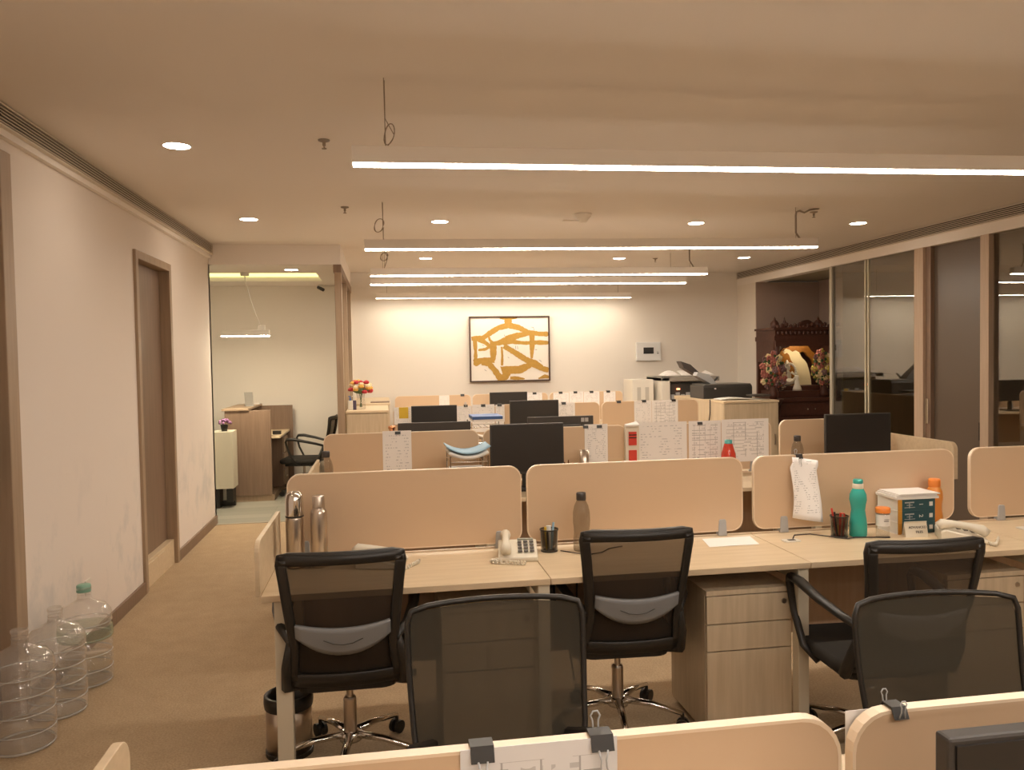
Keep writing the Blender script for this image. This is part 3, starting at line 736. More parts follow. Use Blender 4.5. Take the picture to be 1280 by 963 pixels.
    base = obj('star_base', sb, chrome_m, t, smooth=True)
    for k in range(5):
        a = R(90+72*k+30); c, s_ = math.cos(a), math.sin(a)
        cx, cy_ = .28*c, .28*s_
        tx, ty = -s_, c
        mb = MB()
        for e in (-1, 1): mb.tube([(cx+tx*e*.008, cy_+ty*e*.008, .028), (cx+tx*e*.022, cy_+ty*e*.022, .028)], .028, 14)
        mb.tube([(cx, cy_, .03), (cx, cy_, .08)], .008, 8)
        obj('caster', mb, black_m, base)
    return t
chair('black mesh chair with grey lumbar plate at the desk with the steel flasks', (-.165, 3.26, 0), 0)
chair('black mesh chair with grey lumbar plate in the middle, left of the drawer unit', (.985, 3.36, 0), R(-3))
chair('black mesh chair with grey lumbar plate pulled out at the right, near the teal bottle', (1.93, 2.95, 0), R(-3))
chair('black mesh chair with a wide plain back in the foreground centre', (.29, 1.80, 0), R(180), 'plain', seat_z=.45)
chair('black mesh chair with a wide plain back at the bottom right foreground', (1.50, 1.66, 0), R(176), 'plain', seat_z=.40, hb=.52)
chair('black mesh office chair facing sideways at the reception', (-.98, 10.0, 0), R(82), 'lumbar', .45)
chair('black office chair mostly hidden beside the wide charts in the second row', (2.70, 6.5, 0), R(168), 'lumbar', .44, hb=.55)
# ------------------------------------------------------------------ electronics
def monitor(x0, x1, y, ztop, label, face=-1, hh=.31, zdesk=.75, logo=False):
    """face -1: screen looks towards the camera side; +1: its back does"""
    W = (x1-x0)/2
    t = thing('computer_monitor', label, 'monitor', ((x0+x1)/2, y, zdesk), 0 if face < 0 else PI)
    zt = ztop-zdesk; zb = zt-hh
    obj('housing', MB().box(-W, W, -.006, .018, zb, zt), monback_m, t, bevel=.004)
    obj('back_shell', MB().box(-W*.6, W*.6, .018, .045, zb+.05, zt-.06), monback_m, t, bevel=.01)
    obj('display', MB().box(-W+.008, W-.008, -.009, -.006, zb+.018, zt-.008), mon_m, t)
    obj('stand', MB().box(-.03, .03, .03, .05, .01, zb+.12), black_m, t, bevel=.004)
    obj('base', MB().prism(rrect(-.11, .11, -.07, .11, .03, 4), 'z', 0, .012), black_m, t)
    if logo:
        obj('maker_mark', MB().box(-W+.04, -W+.065, .018, .02, zt-.045, zt-.015).box(-W+.07, -W+.095, .018, .02, zt-.045, zt-.015), grey_m, t)
    return t
monitor(.674, 1.163, 5.15, 1.185, 'large dark monitor standing behind the gap between the two nearest left screens', hh=.33)
monitor(3.03, 3.53, 5.15, 1.185, 'dark monitor on the right side in front of the shrine', hh=.33)
monitor(2.86, 3.25, 5.32, 1.205, 'second dark monitor edge just behind the right-hand monitor', hh=.31) if False else None
monitor(.091, .616, 5.80, 1.162, 'wide monitor seen from behind above the leftmost second row screen', face=1, hh=.30)
monitor(1.038, 1.536, 5.80, 1.178, 'monitor with a small maker mark seen from behind in the second row', face=1, hh=.30, logo=True)
monitor(.249, .681, 7.6, 1.178, 'dark monitor left in the third row, right of the yellow notice', hh=.30)
monitor(1.191, 1.671, 7.6, 1.203, 'tall dark monitor in the middle of the third row', hh=.32)
monitor(1.313, 1.795, 10.0, 1.184, 'farthest dark monitor right below the painting', hh=.30)
monitor(.60, 1.10, .78, 1.195, 'dark monitor corner at the bottom right edge of the photo', hh=.31)

def phone(label, loc, rz, handset_yaw=0):
    t = thing('desk_phone', label, 'telephone', loc, rz)
    T = Matrix.Rotation(R(14), 4, 'X')
    obj('base', MB().prism([(-.09, 0), (.10, 0), (.10, .05), (.08, .058), (-.09, .02)], 'x', -.085, .085), phone_m, t, bevel=.006)
    kb = MB()
    for i in range(3):
        for j in range(4): kb.box(.0+i*.026, .018+i*.026, -.055+j*.03, -.038+j*.03, .034+j*.0065, .040+j*.0065)
    obj('keypad', kb, plain('grey_keys', (.16, .15, .14), .5) if 'grey_keys' not in MATS else MATS['grey_keys'], t)
    obj('display', MB().box(0, .07, .068, .088, .057, .062), plain('lcd', (.35, .36, .30), .2) if 'lcd' not in MATS else MATS['lcd'], t)
    hs = [(-.052, -.09, .042), (-.052, -.07, .058), (-.052, -.02, .072), (-.052, .04, .080), (-.052, .09, .078), (-.052, .105, .065)]
    obj('handset', MB().tube(hs, [.022, .024, .016, .016, .024, .022], 10, flat=1.0), phone_m, t, smooth=True)
    cpts = []
    for i in range(70):
        a = i*1.3; q = i/69
        cx = -.075 - .045*math.sin(PI*min(1, q*1.6)) + .10*q*q; cy_ = -.085 - .10*q + .03*q*q
        cpts.append((cx+.008*math.cos(a), cy_+.004, .010+.008*math.sin(a)))
    obj('coiled_cord', MB().tube(cpts, .0035, 5), phone_m, t, smooth=True)
    return t
phone('ivory desk phone between the two left desks with its coiled cord', (.56, 3.42, .75), R(-8))
phone('ivory desk phone behind the first chair, handset side on', (-.02, 3.42, .75), R(75))
phone('ivory desk phone behind the right-hand chair beside the binders', (2.60, 3.27, .75), R(62))

# ------------------------------------------------------------------ papers and clips
def paper(x0, x1, z0, z1, y, label, mat, group=None, tilt=0, curl=0.0, name='paper_sheet'):
    W = (x1-x0)/2
    def f(a, b_):
        X = -W+2*W*a; Z = -(z1-z0)*(1-b_)
        return (X*math.cos(tilt)-Z*math.sin(tilt), -.0008 - curl*(1-b_)**1.6*(1+.5*a) - curl*.3*math.sin(a*PI)*(1-b_), Z*math.cos(tilt)+X*math.sin(tilt))
    o = obj(name, MB().grid(f, 6, 8), mat, loc=((x0+x1)/2, y, z1), solid=.001)
    return tag(o, label, 'paper', group)
def clip(x, y, ztop, label, w_=.03, handles='both', parent=None):
    """binder clip gripping the top edge of a screen"""
    t = thing('binder_clip', label, 'binder clip', (x, y, ztop), 0, 'black binder clips on the screens')
    h = .014*w_/.03; d = .0165
    obj('spring_body', MB().prism([(-d, -h), (-d-.002, -h-.002), (-.011, .003), (.011, .003), (d+.002, -h-.002), (d, -h), (.0, .0005) if False else (.0095, .0005), (-.0095, .0005)], 'x', -w_/2, w_/2), black_m, t)
    def handle(sy, up):
        k = w_/.03; s = 1 if up else -1
        z0 = -h+.0 if not up else -h*.2
        pts = [(-.006*k, sy*(d+.002), -h), (-.0035*k, sy*(d+.004), -h+s*.012*k), (-.004*k, sy*(d+.005), -h+s*.022*k), (-.0065*k, sy*(d+.005), -h+s*.028*k), (-.003*k, sy*(d+.005), -h+s*.034*k), (.003*k, sy*(d+.005), -h+s*.034*k),
               (.0065*k, sy*(d+.005), -h+s*.028*k), (.004*k, sy*(d+.005), -h+s*.022*k), (.0035*k, sy*(d+.004), -h+s*.012*k), (.006*k, sy*(d+.002), -h)]
        obj('wire_handle', MB().tube(pts, .0013*k, 6), grey_m, t, smooth=True)
    if handles == 'down': handle(-1, False)
    elif handles == 'up': handle(-1, True); handle(1, True)
    elif handles == 'mixed': handle(-1, False); handle(1, True)
    return t
# foreground form
fy = .9895
paper(.084, .288, .83, 1.127, fy, 'white form with a printed table clipped to the foreground screen', printed('print_form', 'table', rows=14, seed=3., cols=4, base=(.74, .73, .73)))
clip(.112, 1.0, 1.127, 'black binder clip at the left corner of the foreground form, handle folded down', .03, 'down')
clip(.268, 1.0, 1.127, 'black binder clip at the right corner of the foreground form, one handle raised', .03, 'mixed')
clip(.690, 1.0, 1.127, 'black binder clip with both wire handles up on the bottom right screen', .022, 'up')
paper(.626, .80, .86, 1.118, 1.016, 'plain white sheet behind the bottom right screen', paper_m)
# hanging crumpled page on row 1 screen
o = obj('paper_sheet', MB().grid(lambda a, b_: ((-.05+.13*a if b_ > .9 else (-.066+.135*a))+.006*math.sin(b_*5), -.012-.05*(1-b_)*a-.012*math.sin(a*4+b_*3)-.02*(1-b_), -.29*(1-b_)-.02*a), 8, 12), PR[0], loc=(1.985, 3.585, 1.118), solid=.001, smooth=True)
tag(o, 'crumpled printed page hanging from the screen left of the teal bottle', 'paper')
clip(1.975, 3.60, 1.125, 'black binder clip holding the crumpled page', .035, 'mixed')
# row 2 papers
yy = 5.4895
for (a, b_, l, mt, cl_) in [((-.018, .176), (.80, 1.135), 'white printed page on the leftmost second row screen', PR[4], (.085,)),
                           ((1.392, 1.560), (.84, 1.138), 'printed list hanging in the middle of the second row', PR[1], (1.40, 1.50)),
                           ((1.765, 2.150), (.84, 1.138), 'wide certificate-like page on the second row screen', PR[4], ()),
                           ((2.165, 2.410), (.82, 1.138), 'pinkish chart page left of the wide schedule', PR[3], (2.25,)),
                           ((2.415, 2.780), (.83, 1.142), 'wide schedule chart at the right of the second row', PR[2], ())]:
    paper(a[0], a[1], b_[0], b_[1], yy, l, mt)
    for c in cl_: clip(c, Y2, 1.13, ('small binder clip, %s of two, over the ' % ('left' if c == cl_[0] else 'right') if len(cl_) > 1 else 'small binder clip over the ') + l.replace('white ', '').replace(' hanging in the middle of', ' in'), .038, None)
# row 3
yy = 7.9395
for (a, b_, l, mt, cl_) in [((.71, .859), (.90, 1.145), 'page with a red picture behind the third row monitor', PR[4], ()),
                           ((.862, 1.09), (.88, 1.155), 'white page behind the blue tray in the third row', PR[4], (.975,)),
                           ((1.10, 1.19), (.88, 1.15), 'narrow page just left of the tall third row monitor', PR[1], (1.14,)),
                           ((1.735, 1.916), (.86, 1.153), 'printed page just right of the tall third row monitor', PR[0], (1.80,)),
                           ((2.544, 2.73), (.86, 1.150), 'plain pale page left of the plan drawing', PR[4], (2.65,)),
                           ((2.733, 3.016), (.86, 1.152), 'plan drawing sheet on the right of the third row', PR[3], (2.97,))]:
    paper(a[0], a[1], b_[0], b_[1], yy, l, mt)
    for c in cl_: clip(c, Y3, 1.155, 'tiny binder clip over the ' + l, .045, None)
clip(2.38, Y3, 1.155, 'tiny binder clip alone on the third row right screen', .045, None)
clip(.80, Y3, 1.155, 'tiny upright binder clip near the third row monitor', .04, 'up')
t = thing('wall_notice', 'white notice with a yellow block on the third row left screen', 'notice', (.09, 7.925, .98))
obj('sheet', MB().box(0, .19, 0, .002, 0, .17), PR[1], t)
obj('yellow_block', MB().box(.05, .14, -.002, 0, .06, .17), yellow_m, t)
# row 4
yy = 10.3195
for (a, b_, l, cl_) in [((.698, .83), (.98, 1.148), 'small page below the left of the painting', ()), ((1.838, 2.05), (.95, 1.155), 'page right of the farthest monitor', (1.95,)),
                        ((2.201, 2.412), (.95, 1.145), 'farthest row page with a dark heading line', (2.3,)), ((2.417, 2.608), (.95, 1.155), 'farthest row page, middle of the cluster', (2.5,)),
                        ((2.613, 2.828), (.95, 1.148), 'wide farthest row page, right of the cluster', (2.72,)), ((2.886, 3.049), (.95, 1.145), 'separate farthest row page near the copier', (2.95,))]:
    paper(a[0], a[1], b_[0], b_[1], yy, l, PR[0] if cl_ else PR[4])
    for c in cl_: clip(c, 10.33, 1.155, 'tiny binder clip over the ' + l, .05, None)
clip(1.0, 10.33, 1.155, 'tiny binder clip alone just below the painting', .05, None)
tag(obj('paper_sheet', MB().grid(lambda a, b_: (-.12+.24*a+.03*b_, -.09+.16*b_, .0012), 2, 2), PR[4], loc=(1.55, 3.48, .75), solid=.001), 'flat white page on the desk under the right screen clamp', 'paper')

# ------------------------------------------------------------------ desk items, row 1
def flask(name, label, loc, prof, mat, cap=None, capmat=None, cat='flask', capname='cap'):
    t = thing(name, label, cat, loc)
    obj('bottle_body' if cat != 'jar' else 'jar_body', MB().lathe(prof, n=28), mat, t, smooth=True)
    if cap: obj(capname, MB().lathe(cap, n=28), capmat or mat, t, smooth=True)
    return t
t = flask('vacuum_flask', 'tall steel vacuum flask with domed cup lid at the left end', (-.385, 3.46, .75),
      [(0, 0), (.036, 0), (.038, .005), (.038, .205), (.036, .22), (0, .22)], steel_m,
      [(.038, .222), (.0385, .235), (.0375, .285), (.033, .31), (.02, .322), (0, .325)], chrome_m, capname='cup_lid')
obj('black_ring', MB().lathe([(.0375, .214), (.0385, .2195), (.0375, .224)], n=28), black_m, t)
t = flask('steel_bottle', 'narrower steel bottle right of the vacuum flask', (-.285, 3.45, .75),
      [(0, 0), (.033, 0), (.035, .005), (.035, .228), (.033, .238), (.024, .248), (.024, .252), (0, .252)], steel_m,
      [(.0255, .252), (.0255, .298), (.023, .302), (0, .302)], steel_m, capname='screw_cap')
t = thing('charging_cable', 'thin dark cable lying by the pen cup', 'cable', (.93, 3.40, .752))
obj('cord', MB().tube([(-.17, .06, .004), (-.11, .0, .004), (-.05, -.03, .004), (.0, -.01, .004), (.05, .05, .004), (.12, .08, .004)], .0025, 6), cable_m, t, smooth=True)
smoky_prof = [(0, 0), (.034, 0), (.037, .008), (.037, .05), (.034, .075), (.034, .09), (.038, .13), (.037, .17), (.030, .20), (.018, .225), (.017, .235)]
def smoky(label, loc, k=1.0):
    t = thing('water_bottle', label, 'water bottle', loc, 0, None)
    obj('bottle_body', MB().lathe([(r*k, z*k) for r, z in smoky_prof], n=24), smoke_m, t, smooth=True)
    obj('cap', MB().lathe([(.020*k, .222*k), (.0215*k, .225*k), (.0215*k, .252*k), (.019*k, .256*k), (0, .256*k)], n=24), plain('cap_black', (.05, .04, .035), .4) if 'cap_black' not in MATS else MATS['cap_black'], t, smooth=True)
    return t
smoky('smoky grey water bottle with a black cap behind the middle chair', (.86, 3.47, .75), 1.02)
smoky('smoky water bottle beyond the left end of the nearest screens', (-.375, 5.2, .75), 1.15)
smoky('small clear bottle peeking over the screen with the hanging page', (2.86, 5.22, .75), 1.12)
def pen_cup(label, loc, pens, cupmat):
    t = thing('pen_cup', label, 'pen holder', loc)
    obj('cup', MB().lathe([(0, .002), (.036, .002), (.040, .098)], n=20), cupmat, t, smooth=True)
    obj('rim', MB().lathe([(.039, .096), (.0425, .096), (.0425, .101), (.039, .101), (.039, .096)], n=20).lathe([(.035, 0), (.038, 0), (.038, .006), (.035, .006), (.035, 0)], n=20), black_m, t)
    for (a, d, h, m_, r) in pens:
        obj('pen', MB().tube([(.012*math.cos(a), .012*math.sin(a), .006), (d*math.cos(a), d*math.sin(a), h)], r, 8), m_, t)
    return t
pen_cup('black mesh pen cup with a blue pen, left of the smoky bottle', (.715, 3.49, .75), [(.6, .03, .125, lblue_m, .005), (2.2, .022, .105, yellow_m, .006), (1.5, .02, .11, paper_m, .012), (4.2, .025, .09, black_m, .005)], penmesh_m)
pen_cup('dark mesh pen cup with red pens beside the teal bottle', (2.10, 3.45, .75), [(2.9, .035, .135, red_m, .0045), (3.4, .03, .12, black_m, .0045), (.3, .02, .11, red_m, .013), (5, .02, .11, steel_m, .004), (1.5, .02, .05, yellow_m, .01)], penmesh_m)
t = thing('water_bottle', 'teal water bottle with a pinched waist on the desk', 'water bottle', (2.19, 3.44, .75))
obj('bottle_body', MB().lathe([(0, 0), (.035, 0), (.040, .006), (.040, .06), (.035, .10), (.031, .125), (.034, .15), (.039, .175), (.037, .20), (.025, .225), (.021, .228)], n=28), tealclear_m, t, smooth=True)
obj('neck_ring', MB().lathe([(.0225, .225), (.024, .228), (.024, .248), (.022, .25)], n=24), phone_m, t, smooth=True)
obj('cap', MB().lathe([(.0215, .25), (.0225, .252), (.0225, .266), (.019, .27), (0, .27)], n=24), teal_m, t, smooth=True)
t = thing('water_bottle', 'orange curvy water bottle behind the binder stack', 'water bottle', (2.655, 3.53, .75))
obj('bottle_body', MB().lathe([(0, 0), (.034, 0), (.038, .006), (.038, .06), (.033, .09), (.034, .12), (.039, .15), (.036, .18), (.024, .205)], n=24), plain('orange_shell', (.72, .27, .05), .3), t, smooth=True)
obj('cap', MB().lathe([(.026, .20), (.028, .205), (.028, .232), (.025, .24), (0, .24)], n=24), orange_m, t, smooth=True)
t = thing('spice_jar', 'clear jar with an orange lid and white label left of the binders', 'jar', (2.29, 3.40, .75))
obj('jar_body', MB().lathe([(0, 0), (.028, 0), (.030, .004), (.030, .115), (.027, .12)], n=24), clear_m, t, smooth=True)
obj('label_band', MB().lathe([(.0305, .055), (.0305, .108)], n=24), paper_m, t, smooth=True)
obj('label_mark', MB().box(-.014, .010, -.032, -.0305, .078, .081).box(-.012, .012, -.032, -.0305, .086, .088), monback_m, t)
obj('lid', MB().lathe([(.032, .115), (.033, .117), (.033, .138), (.030, .14), (0, .14)], n=24), orange_m, t, smooth=True)
# binder stack: white box base, two teal lever binders, papers on top
BK = (2.385, 3.425)
for k, (lb, num) in enumerate((('teal-spined thick book at the bottom of the stack behind the tent card', None), ('teal-spined thick book numbered 2 in the stack', '2'), ('teal-spined thick book numbered 1 near the top of the stack', '1'))):
    t = thing('reference_book', lb, 'book', (*BK, .75+k*.0555), R(3))
    obj('page_block', MB().box(.003, .195, .004, .150, .002, .053), paper_m, t)
    obj('cover', MB().box(0, .2, .0, .154, 0, .002).box(0, .2, .0, .154, .053, .055), paper_m, t)
    obj('spine', MB().box(.02, .20, -.004, 0, 0, .055), fileteal_m, t)
    obj('spine_band', MB().box(0, .02, -.004, 0, 0, .055), plain('band_orange', (.62, .28, .03), .5) if 'band_orange' not in MATS else MATS['band_orange'], t)
    if num: text('spine_number', num, .030, paper_m, t, (.122, -.0045, .028), (R(90), R(90), 0))
    mb = MB()
    mb.box(.035, .085, -.005, -.004, .036, .042)
    mb.box(.045, .076, -.005, -.004, .025, .028); mb.box(.033, .090, -.005, -.004, .014, .0165); mb.box(.058, .062, -.005, -.004, .012, .042)
    obj('spine_text', mb, grey_m, t)
    obj('spine_patch', MB().box(.168, .186, -.0055, -.004, .018, .038), paper_m, t)
t = tag(obj('paper_stack', MB().box(-.012, .205, -.01, .16, 0, .012).box(-.006, .20, -.004, .155, .012, .020).box(.0, .21, -.012, .15, .020, .026), paper_m, loc=(*BK, .9168), rot=(0, 0, R(-1))), 'loose white papers on top of the teal-spined books', 'paper stack')
t = thing('name_card', 'small white tent card with two lines of lettering before the binders', 'sign', (2.435, 3.355, .75), R(-4))
T = Matrix.Rotation(R(-14), 4, 'X')
obj('card', MB().box(-.055, .055, -.001, .001, 0, .068, T).box(-.055, .055, .030, .032, 0, .066, Matrix.Rotation(R(14), 4, 'X')), phone_m, t)
text('lettering', 'ADVANCED', .016, monback_m, t, (.006, .0105, .045), (R(76+0), 0, 0)); text('lettering', 'FILES', .016, monback_m, t, (.012, .0055, .024), (R(76), 0, 0))
for o_ in t.children:
    if o_.name.startswith('lettering'): o_.location.y -= .004
tag(obj('charging_cable', MB().tube([(1.86, 3.44, .756), (1.90, 3.50, .757), (1.98, 3.50, .758), (2.05, 3.43, .757), (2.10, 3.38, .756), (2.15, 3.40, .756), (2.30, 3.36, .756)], .003, 6), cable_m, smooth=True), 'thin dark cable looping in front of the dark pen cup', 'cable')
t = thing('desk_socket', 'white cable cap in the desktop left of the dark pen cup', 'cable outlet', (1.84, 3.42, .75))
obj('cover', MB().prism(rrect(-.04, .04, -.025, .025, .01, 3), 'z', 0, .005), white_m, t)
obj('slot', MB().box(-.015, .02, -.01, .01, .005, .006), black_m, t)
t = thing('desk_socket', 'white cable cap in the desktop at the right edge of the photo', 'cable outlet', (3.06, 3.40, .75))
obj('cover', MB().prism(rrect(-.05, .05, -.03, .03, .012, 3), 'z', 0, .005), white_m, t)
obj('plug_cord', MB().tube([(0, 0, .006), (.04, .03, .012), (.08, .09, .012), (.14, .1, .01)], .004, 6), cable_m, t, smooth=True)

# row 2 desk items
def tray(label, loc, top, under, k=1.0):
    t = thing('document_tray', label, 'document tray', loc)
    W, D = .12*k, .15
    mb = MB()
    for x in (-W, W):
        for y in (-D, D): mb.tube([(x, y, 0), (x, y, .25)], .004, 6)
    for z in (.10, .21):
        mb.tube([(-W, -D, z), (W, -D, z), (W, D, z), (-W, D, z)], .004, 6, closed=True)
        for q in range(5): mb.tube([(-W+.03+q*(2*W-.06)/4, -D, z), (-W+.03+q*(2*W-.06)/4, D, z)], .002, 5)
    obj('wire_frame', mb, chrome_m, t)
    def sag(z, dz, w2): return lambda a, b_: (-w2+2*w2*a, -D*.95+1.9*D*b_, z+dz*abs(2*a-1)**2)
    return t, W, D, sag
t, W, D, sag = tray('chrome wire tray with sagging blue folder left of the large monitor', (.525, 5.2, .75), None, None)
tag(obj('folder', MB().grid(sag(.262, .045, .14), 10, 3), lblue_m, loc=(.525, 5.2, .75), solid=.006, smooth=True), 'light blue folder sagging on the wire tray', 'folder')
tag(obj('paper_stack', MB().grid(sag(.235, .035, .125), 10, 3), paper_m, loc=(.525, 5.2, .75), solid=.02, smooth=True), 'papers under the light blue folder', 'paper stack')
tag(obj('paper_stack', MB().box(-.11, .11, -.14, .14, .105, .15), paper_m, loc=(.525, 5.2, .75)), 'papers on the lower shelf of the front wire tray', 'paper stack')
t, W, D, sag = tray('chrome wire tray with a dark blue folder in the third row', (.76, 6.2, .75+.0), None, None)
t.location = (.74, 5.9, .905)
st = thing('tray_riser', 'dark riser carrying the dark blue tray', 'riser', (.74, 5.9, .75)); obj('post', MB().box(-.025, .025, -.03, .03, 0, .15), black_m, st); obj('foot', MB().box(-.1, .1, -.12, .12, 0, .01).box(-.12, .12, -.15, .15, .145, .155), black_m, st)
tag(obj('folder', MB().box(-.11, .11, -.14, .14, .268, .29), blue_m, loc=(.74, 5.9, .905)), 'dark blue folder on the farther wire tray', 'folder')
tag(obj('paper_stack', MB().box(-.105, .115, -.14, .14, .252, .267), paper_m, loc=(.74, 5.9, .905)), 'white papers under the dark blue folder', 'paper stack')
tag(obj('paper_stack', MB().grid(sag(.125, .04, .10), 8, 3), steel_m, loc=(.74, 5.9, .905), solid=.012, smooth=True), 'curled grey sheets in the lower part of the farther tray', 'paper stack')
t = thing('water_bottle', 'red bottle with a blue cap in front of the wide schedule', 'water bottle', (2.36, 5.25, .75))
obj('bottle_body', MB().lathe([(0, 0), (.05, 0), (.052, .1), (.050, .17), (.035, .22), (.028, .245)], n=20), clear('red_shell', (.85, .18, .12), .1, 1.45, .6, (.75, .10, .06)), t, smooth=True)
obj('cap', MB().lathe([(.027, .24), (.027, .27), (0, .272)], n=20), plain('cap_blue', (.08, .38, .36), .4), t, smooth=True)
t = thing('storage_rack', 'pale rack with two red compartments between second row screens', 'rack', (1.727, 5.44, .75))
obj('rack_body', MB().box(-.05, .05, .0, .04, 0, .37), phone_m, t)
obj('red_box', MB().box(-.028, .028, -.01, 0, .10, .20), red_m, t); obj('red_box', MB().box(-.028, .028, -.01, 0, .235, .33), red_m, t)
obj('dark_band', MB().box(-.028, .028, -.012, -.01, .305, .312).box(-.028, .028, -.012, -.01, .285, .292), black_m, t)
tag(obj('paper_stack', MB().grid(lambda a, b_: (-.045+.09*a, -.03+.06*b_, .02*a*b_), 3, 3), paper_m, loc=(1.727, 5.45, 1.125), solid=.012), 'crumpled tissue on top of the red and white rack', 'tissue')
tag(obj('glass_tumbler', MB().lathe([(0, 0), (.034, 0), (.034, .22), (.032, .22), (.032, .01), (0, .01)], n=18), steel_m, loc=(1.36, 5.38, .75), smooth=True), 'steel tumbler standing before the printed list', 'tumbler')
tag(obj('pen_bundle', MB().tube([(0, 0, 0), (-.02, 0, .16)], .005, 6).tube([(.02, 0, 0), (.03, 0, .15)], .005, 6).tube([(.0, .01, 0), (.01, .01, .17)], .004, 6), copper_m, loc=(1.21, 5.25, .75)), 'copper scissors handles beside the large monitor', 'scissors')
t = thing('copper_pot', 'small copper pot left of the second row monitor', 'pot', (.05, 5.9, .75))
obj('riser_block', MB().box(-.05, .05, -.05, .05, 0, .29), lam_m, t)
obj('pot_body', MB().lathe([(0, .29), (.025, .29), (.040, .31), (.040, .335), (.018, .352), (.028, .37), (.026, .385), (0, .39)], n=18), copper_m, t, smooth=True)

# ------------------------------------------------------------------ floor things, row 1
t = thing('waste_bin', 'steel waste bin with a black liner under the left desk', 'bin', (-.42, 3.38, 0))
obj('bin_body', MB().lathe([(0, .01), (.092, .01), (.094, .235), (.092, .235), (.09, .02), (0, .02)], n=28), steel_m, t, smooth=True)
obj('bin_base', MB().lathe([(0, 0), (.097, 0), (.097, .018), (.09, .02)], n=28), black_m, t)
obj('bin_liner', MB().lathe([(.097, .195), (.101, .22), (.099, .245), (.088, .25), (.085, .17)], n=22), black_m, t, smooth=True)
def jar(label, loc, cap, k=1.0):
    t = thing('water_jar', label, 'water jar', loc, 0, None); jr = .92
    p = [(0, .012), (.10, .0), (.126, .010), (.134, .03)]
    z = .03
    for i in range(4):
        p += [(.134, z+.035), (.125, z+.046), (.125, z+.058), (.134, z+.068)]; z += .075
    p += [(.134, .345), (.128, .375), (.105, .405), (.06, .425), (.036, .44), (.033, .46), (.033, .50)]
    obj('jar_body', MB().lathe([(r*k*jr, zz*k*.955) for r, zz in p], n=36), jar_m, t, smooth=True)
    obj('neck_rim', MB().lathe([(.030*k, .468*k), (.034*k, .470*k), (.034*k, .480*k), (.030*k, .483*k)], n=24).lathe([(.030*k, .442*k), (.033*k, .445*k), (.030*k, .448*k)], n=24), jar_m, t, smooth=True)
    for zr in (.078, .155, .232, .305): obj('moulded_rib', MB().tube([(.1205*k*math.cos(q*PI/20), .1205*k*math.sin(q*PI/20), zr*k) for q in range(40)], .0035, 6, closed=True), rib_m, t, smooth=True)
    obj('base_ring', MB().tube([(.114*k*math.cos(q*PI/20), .114*k*math.sin(q*PI/20), .009) for q in range(40)], .006, 6, closed=True), rib_m, t, smooth=True)
    if cap:
        obj('cap', MB().lathe([(.033*k, .456*k), (.034*k, .458*k), (.033*k, .488*k), (.029*k, .492*k), (0, .492*k)], n=24), plain('green_cap', (.22, .42, .32), .4), t, smooth=True)
        obj('label_band', MB().lathe([(.1255*k, .225*k), (.1255*k, .285*k)], n=36), clear('green_label', (.80, .88, .80), .4, 1.2, .10, (.42, .50, .42), edge=.1), t, smooth=True)
        obj('water', MB().lathe([(0, .016*k), (.113*k, .02*k), (.115*k, .13*k), (0, .13*k)], n=30), clear('water', (.90, .90, .87), .02, 1.4), t, smooth=True)
    return t
jar('empty clear water jar nearest the camera by the left wall', (-1.555, 3.66, 0), False, 1.04)
jar('empty clear water jar in the middle of the three', (-1.54, 3.99, 0), False, 1.02)
jar('clear water jar with green cap, farthest of the three', (-1.535, 4.34, 0), True, 1.02)
tag(obj('loose_cable', MB().tube([(.86, 3.56, .70), (.85, 3.55, .45), (.84, 3.52, .28), (.86, 3.5, .2), (.82, 3.48, .16), (.80, 3.50, .30), (.83, 3.53, .42), (.84, 3.54, .48)], .004, 6), cable_m, smooth=True), 'dark cord hanging in a loop under the middle desk', 'cable')
tag(obj('loose_cable', MB().tube([(1.98, 3.50, .72), (1.93, 3.50, .62), (1.84, 3.50, .58), (1.79, 3.5, .60)], .003, 6), cable_m, smooth=True), 'thin cord under the desk right of the drawer unit', 'cable')

# ------------------------------------------------------------------ cabinets
def cabinet(name, label, x0, x1, y0, y1, h, doors=2):
    t = thing(name, label, 'cabinet', ((x0+x1)/2, (y0+y1)/2, 0)); W = (x1-x0)/2; D = (y1-y0)/2
    obj('body', MB().box(-W, W, -D+.02, D, .06, h-.025).box(-W+.02, W-.02, -D+.04, D-.02, 0, .06), lamv_m, t)
    obj('cabinet_top', MB().box(-W-.005, W+.005, -D-.005, D, h-.025, h), lam_m, t, bevel=.003)
    for k in range(doors):
        a = -W+2*W*k/doors; b_ = -W+2*W*(k+1)/doors
        d = obj('door', MB().box(a+.003, b_-.003, -D, -D+.018, .07, h-.03), lamv_m, t, bevel=.002)
        obj('handle', MB().box(b_-.05, b_-.04, -D-.018, -D, h*.55, h*.55+.12) if k == 0 else MB().box(a+.04, a+.05, -D-.018, -D, h*.55, h*.55+.12), steel_m, d)
    return t
cabinet('storage_cabinet', 'light laminate cabinet with the flower vase beside the reception partition', -.39, .035, 8.40, 9.35, 1.095, 1)
cabinet('storage_cabinet', 'pale low cabinet running to the back wall behind the vase', -.39, .06, 9.40, 10.90, 1.115, 1)
cabinet('storage_cabinet', 'light laminate cabinet carrying the black printer at the right', 3.66, 4.30, 8.25, 9.75, 1.10, 1)
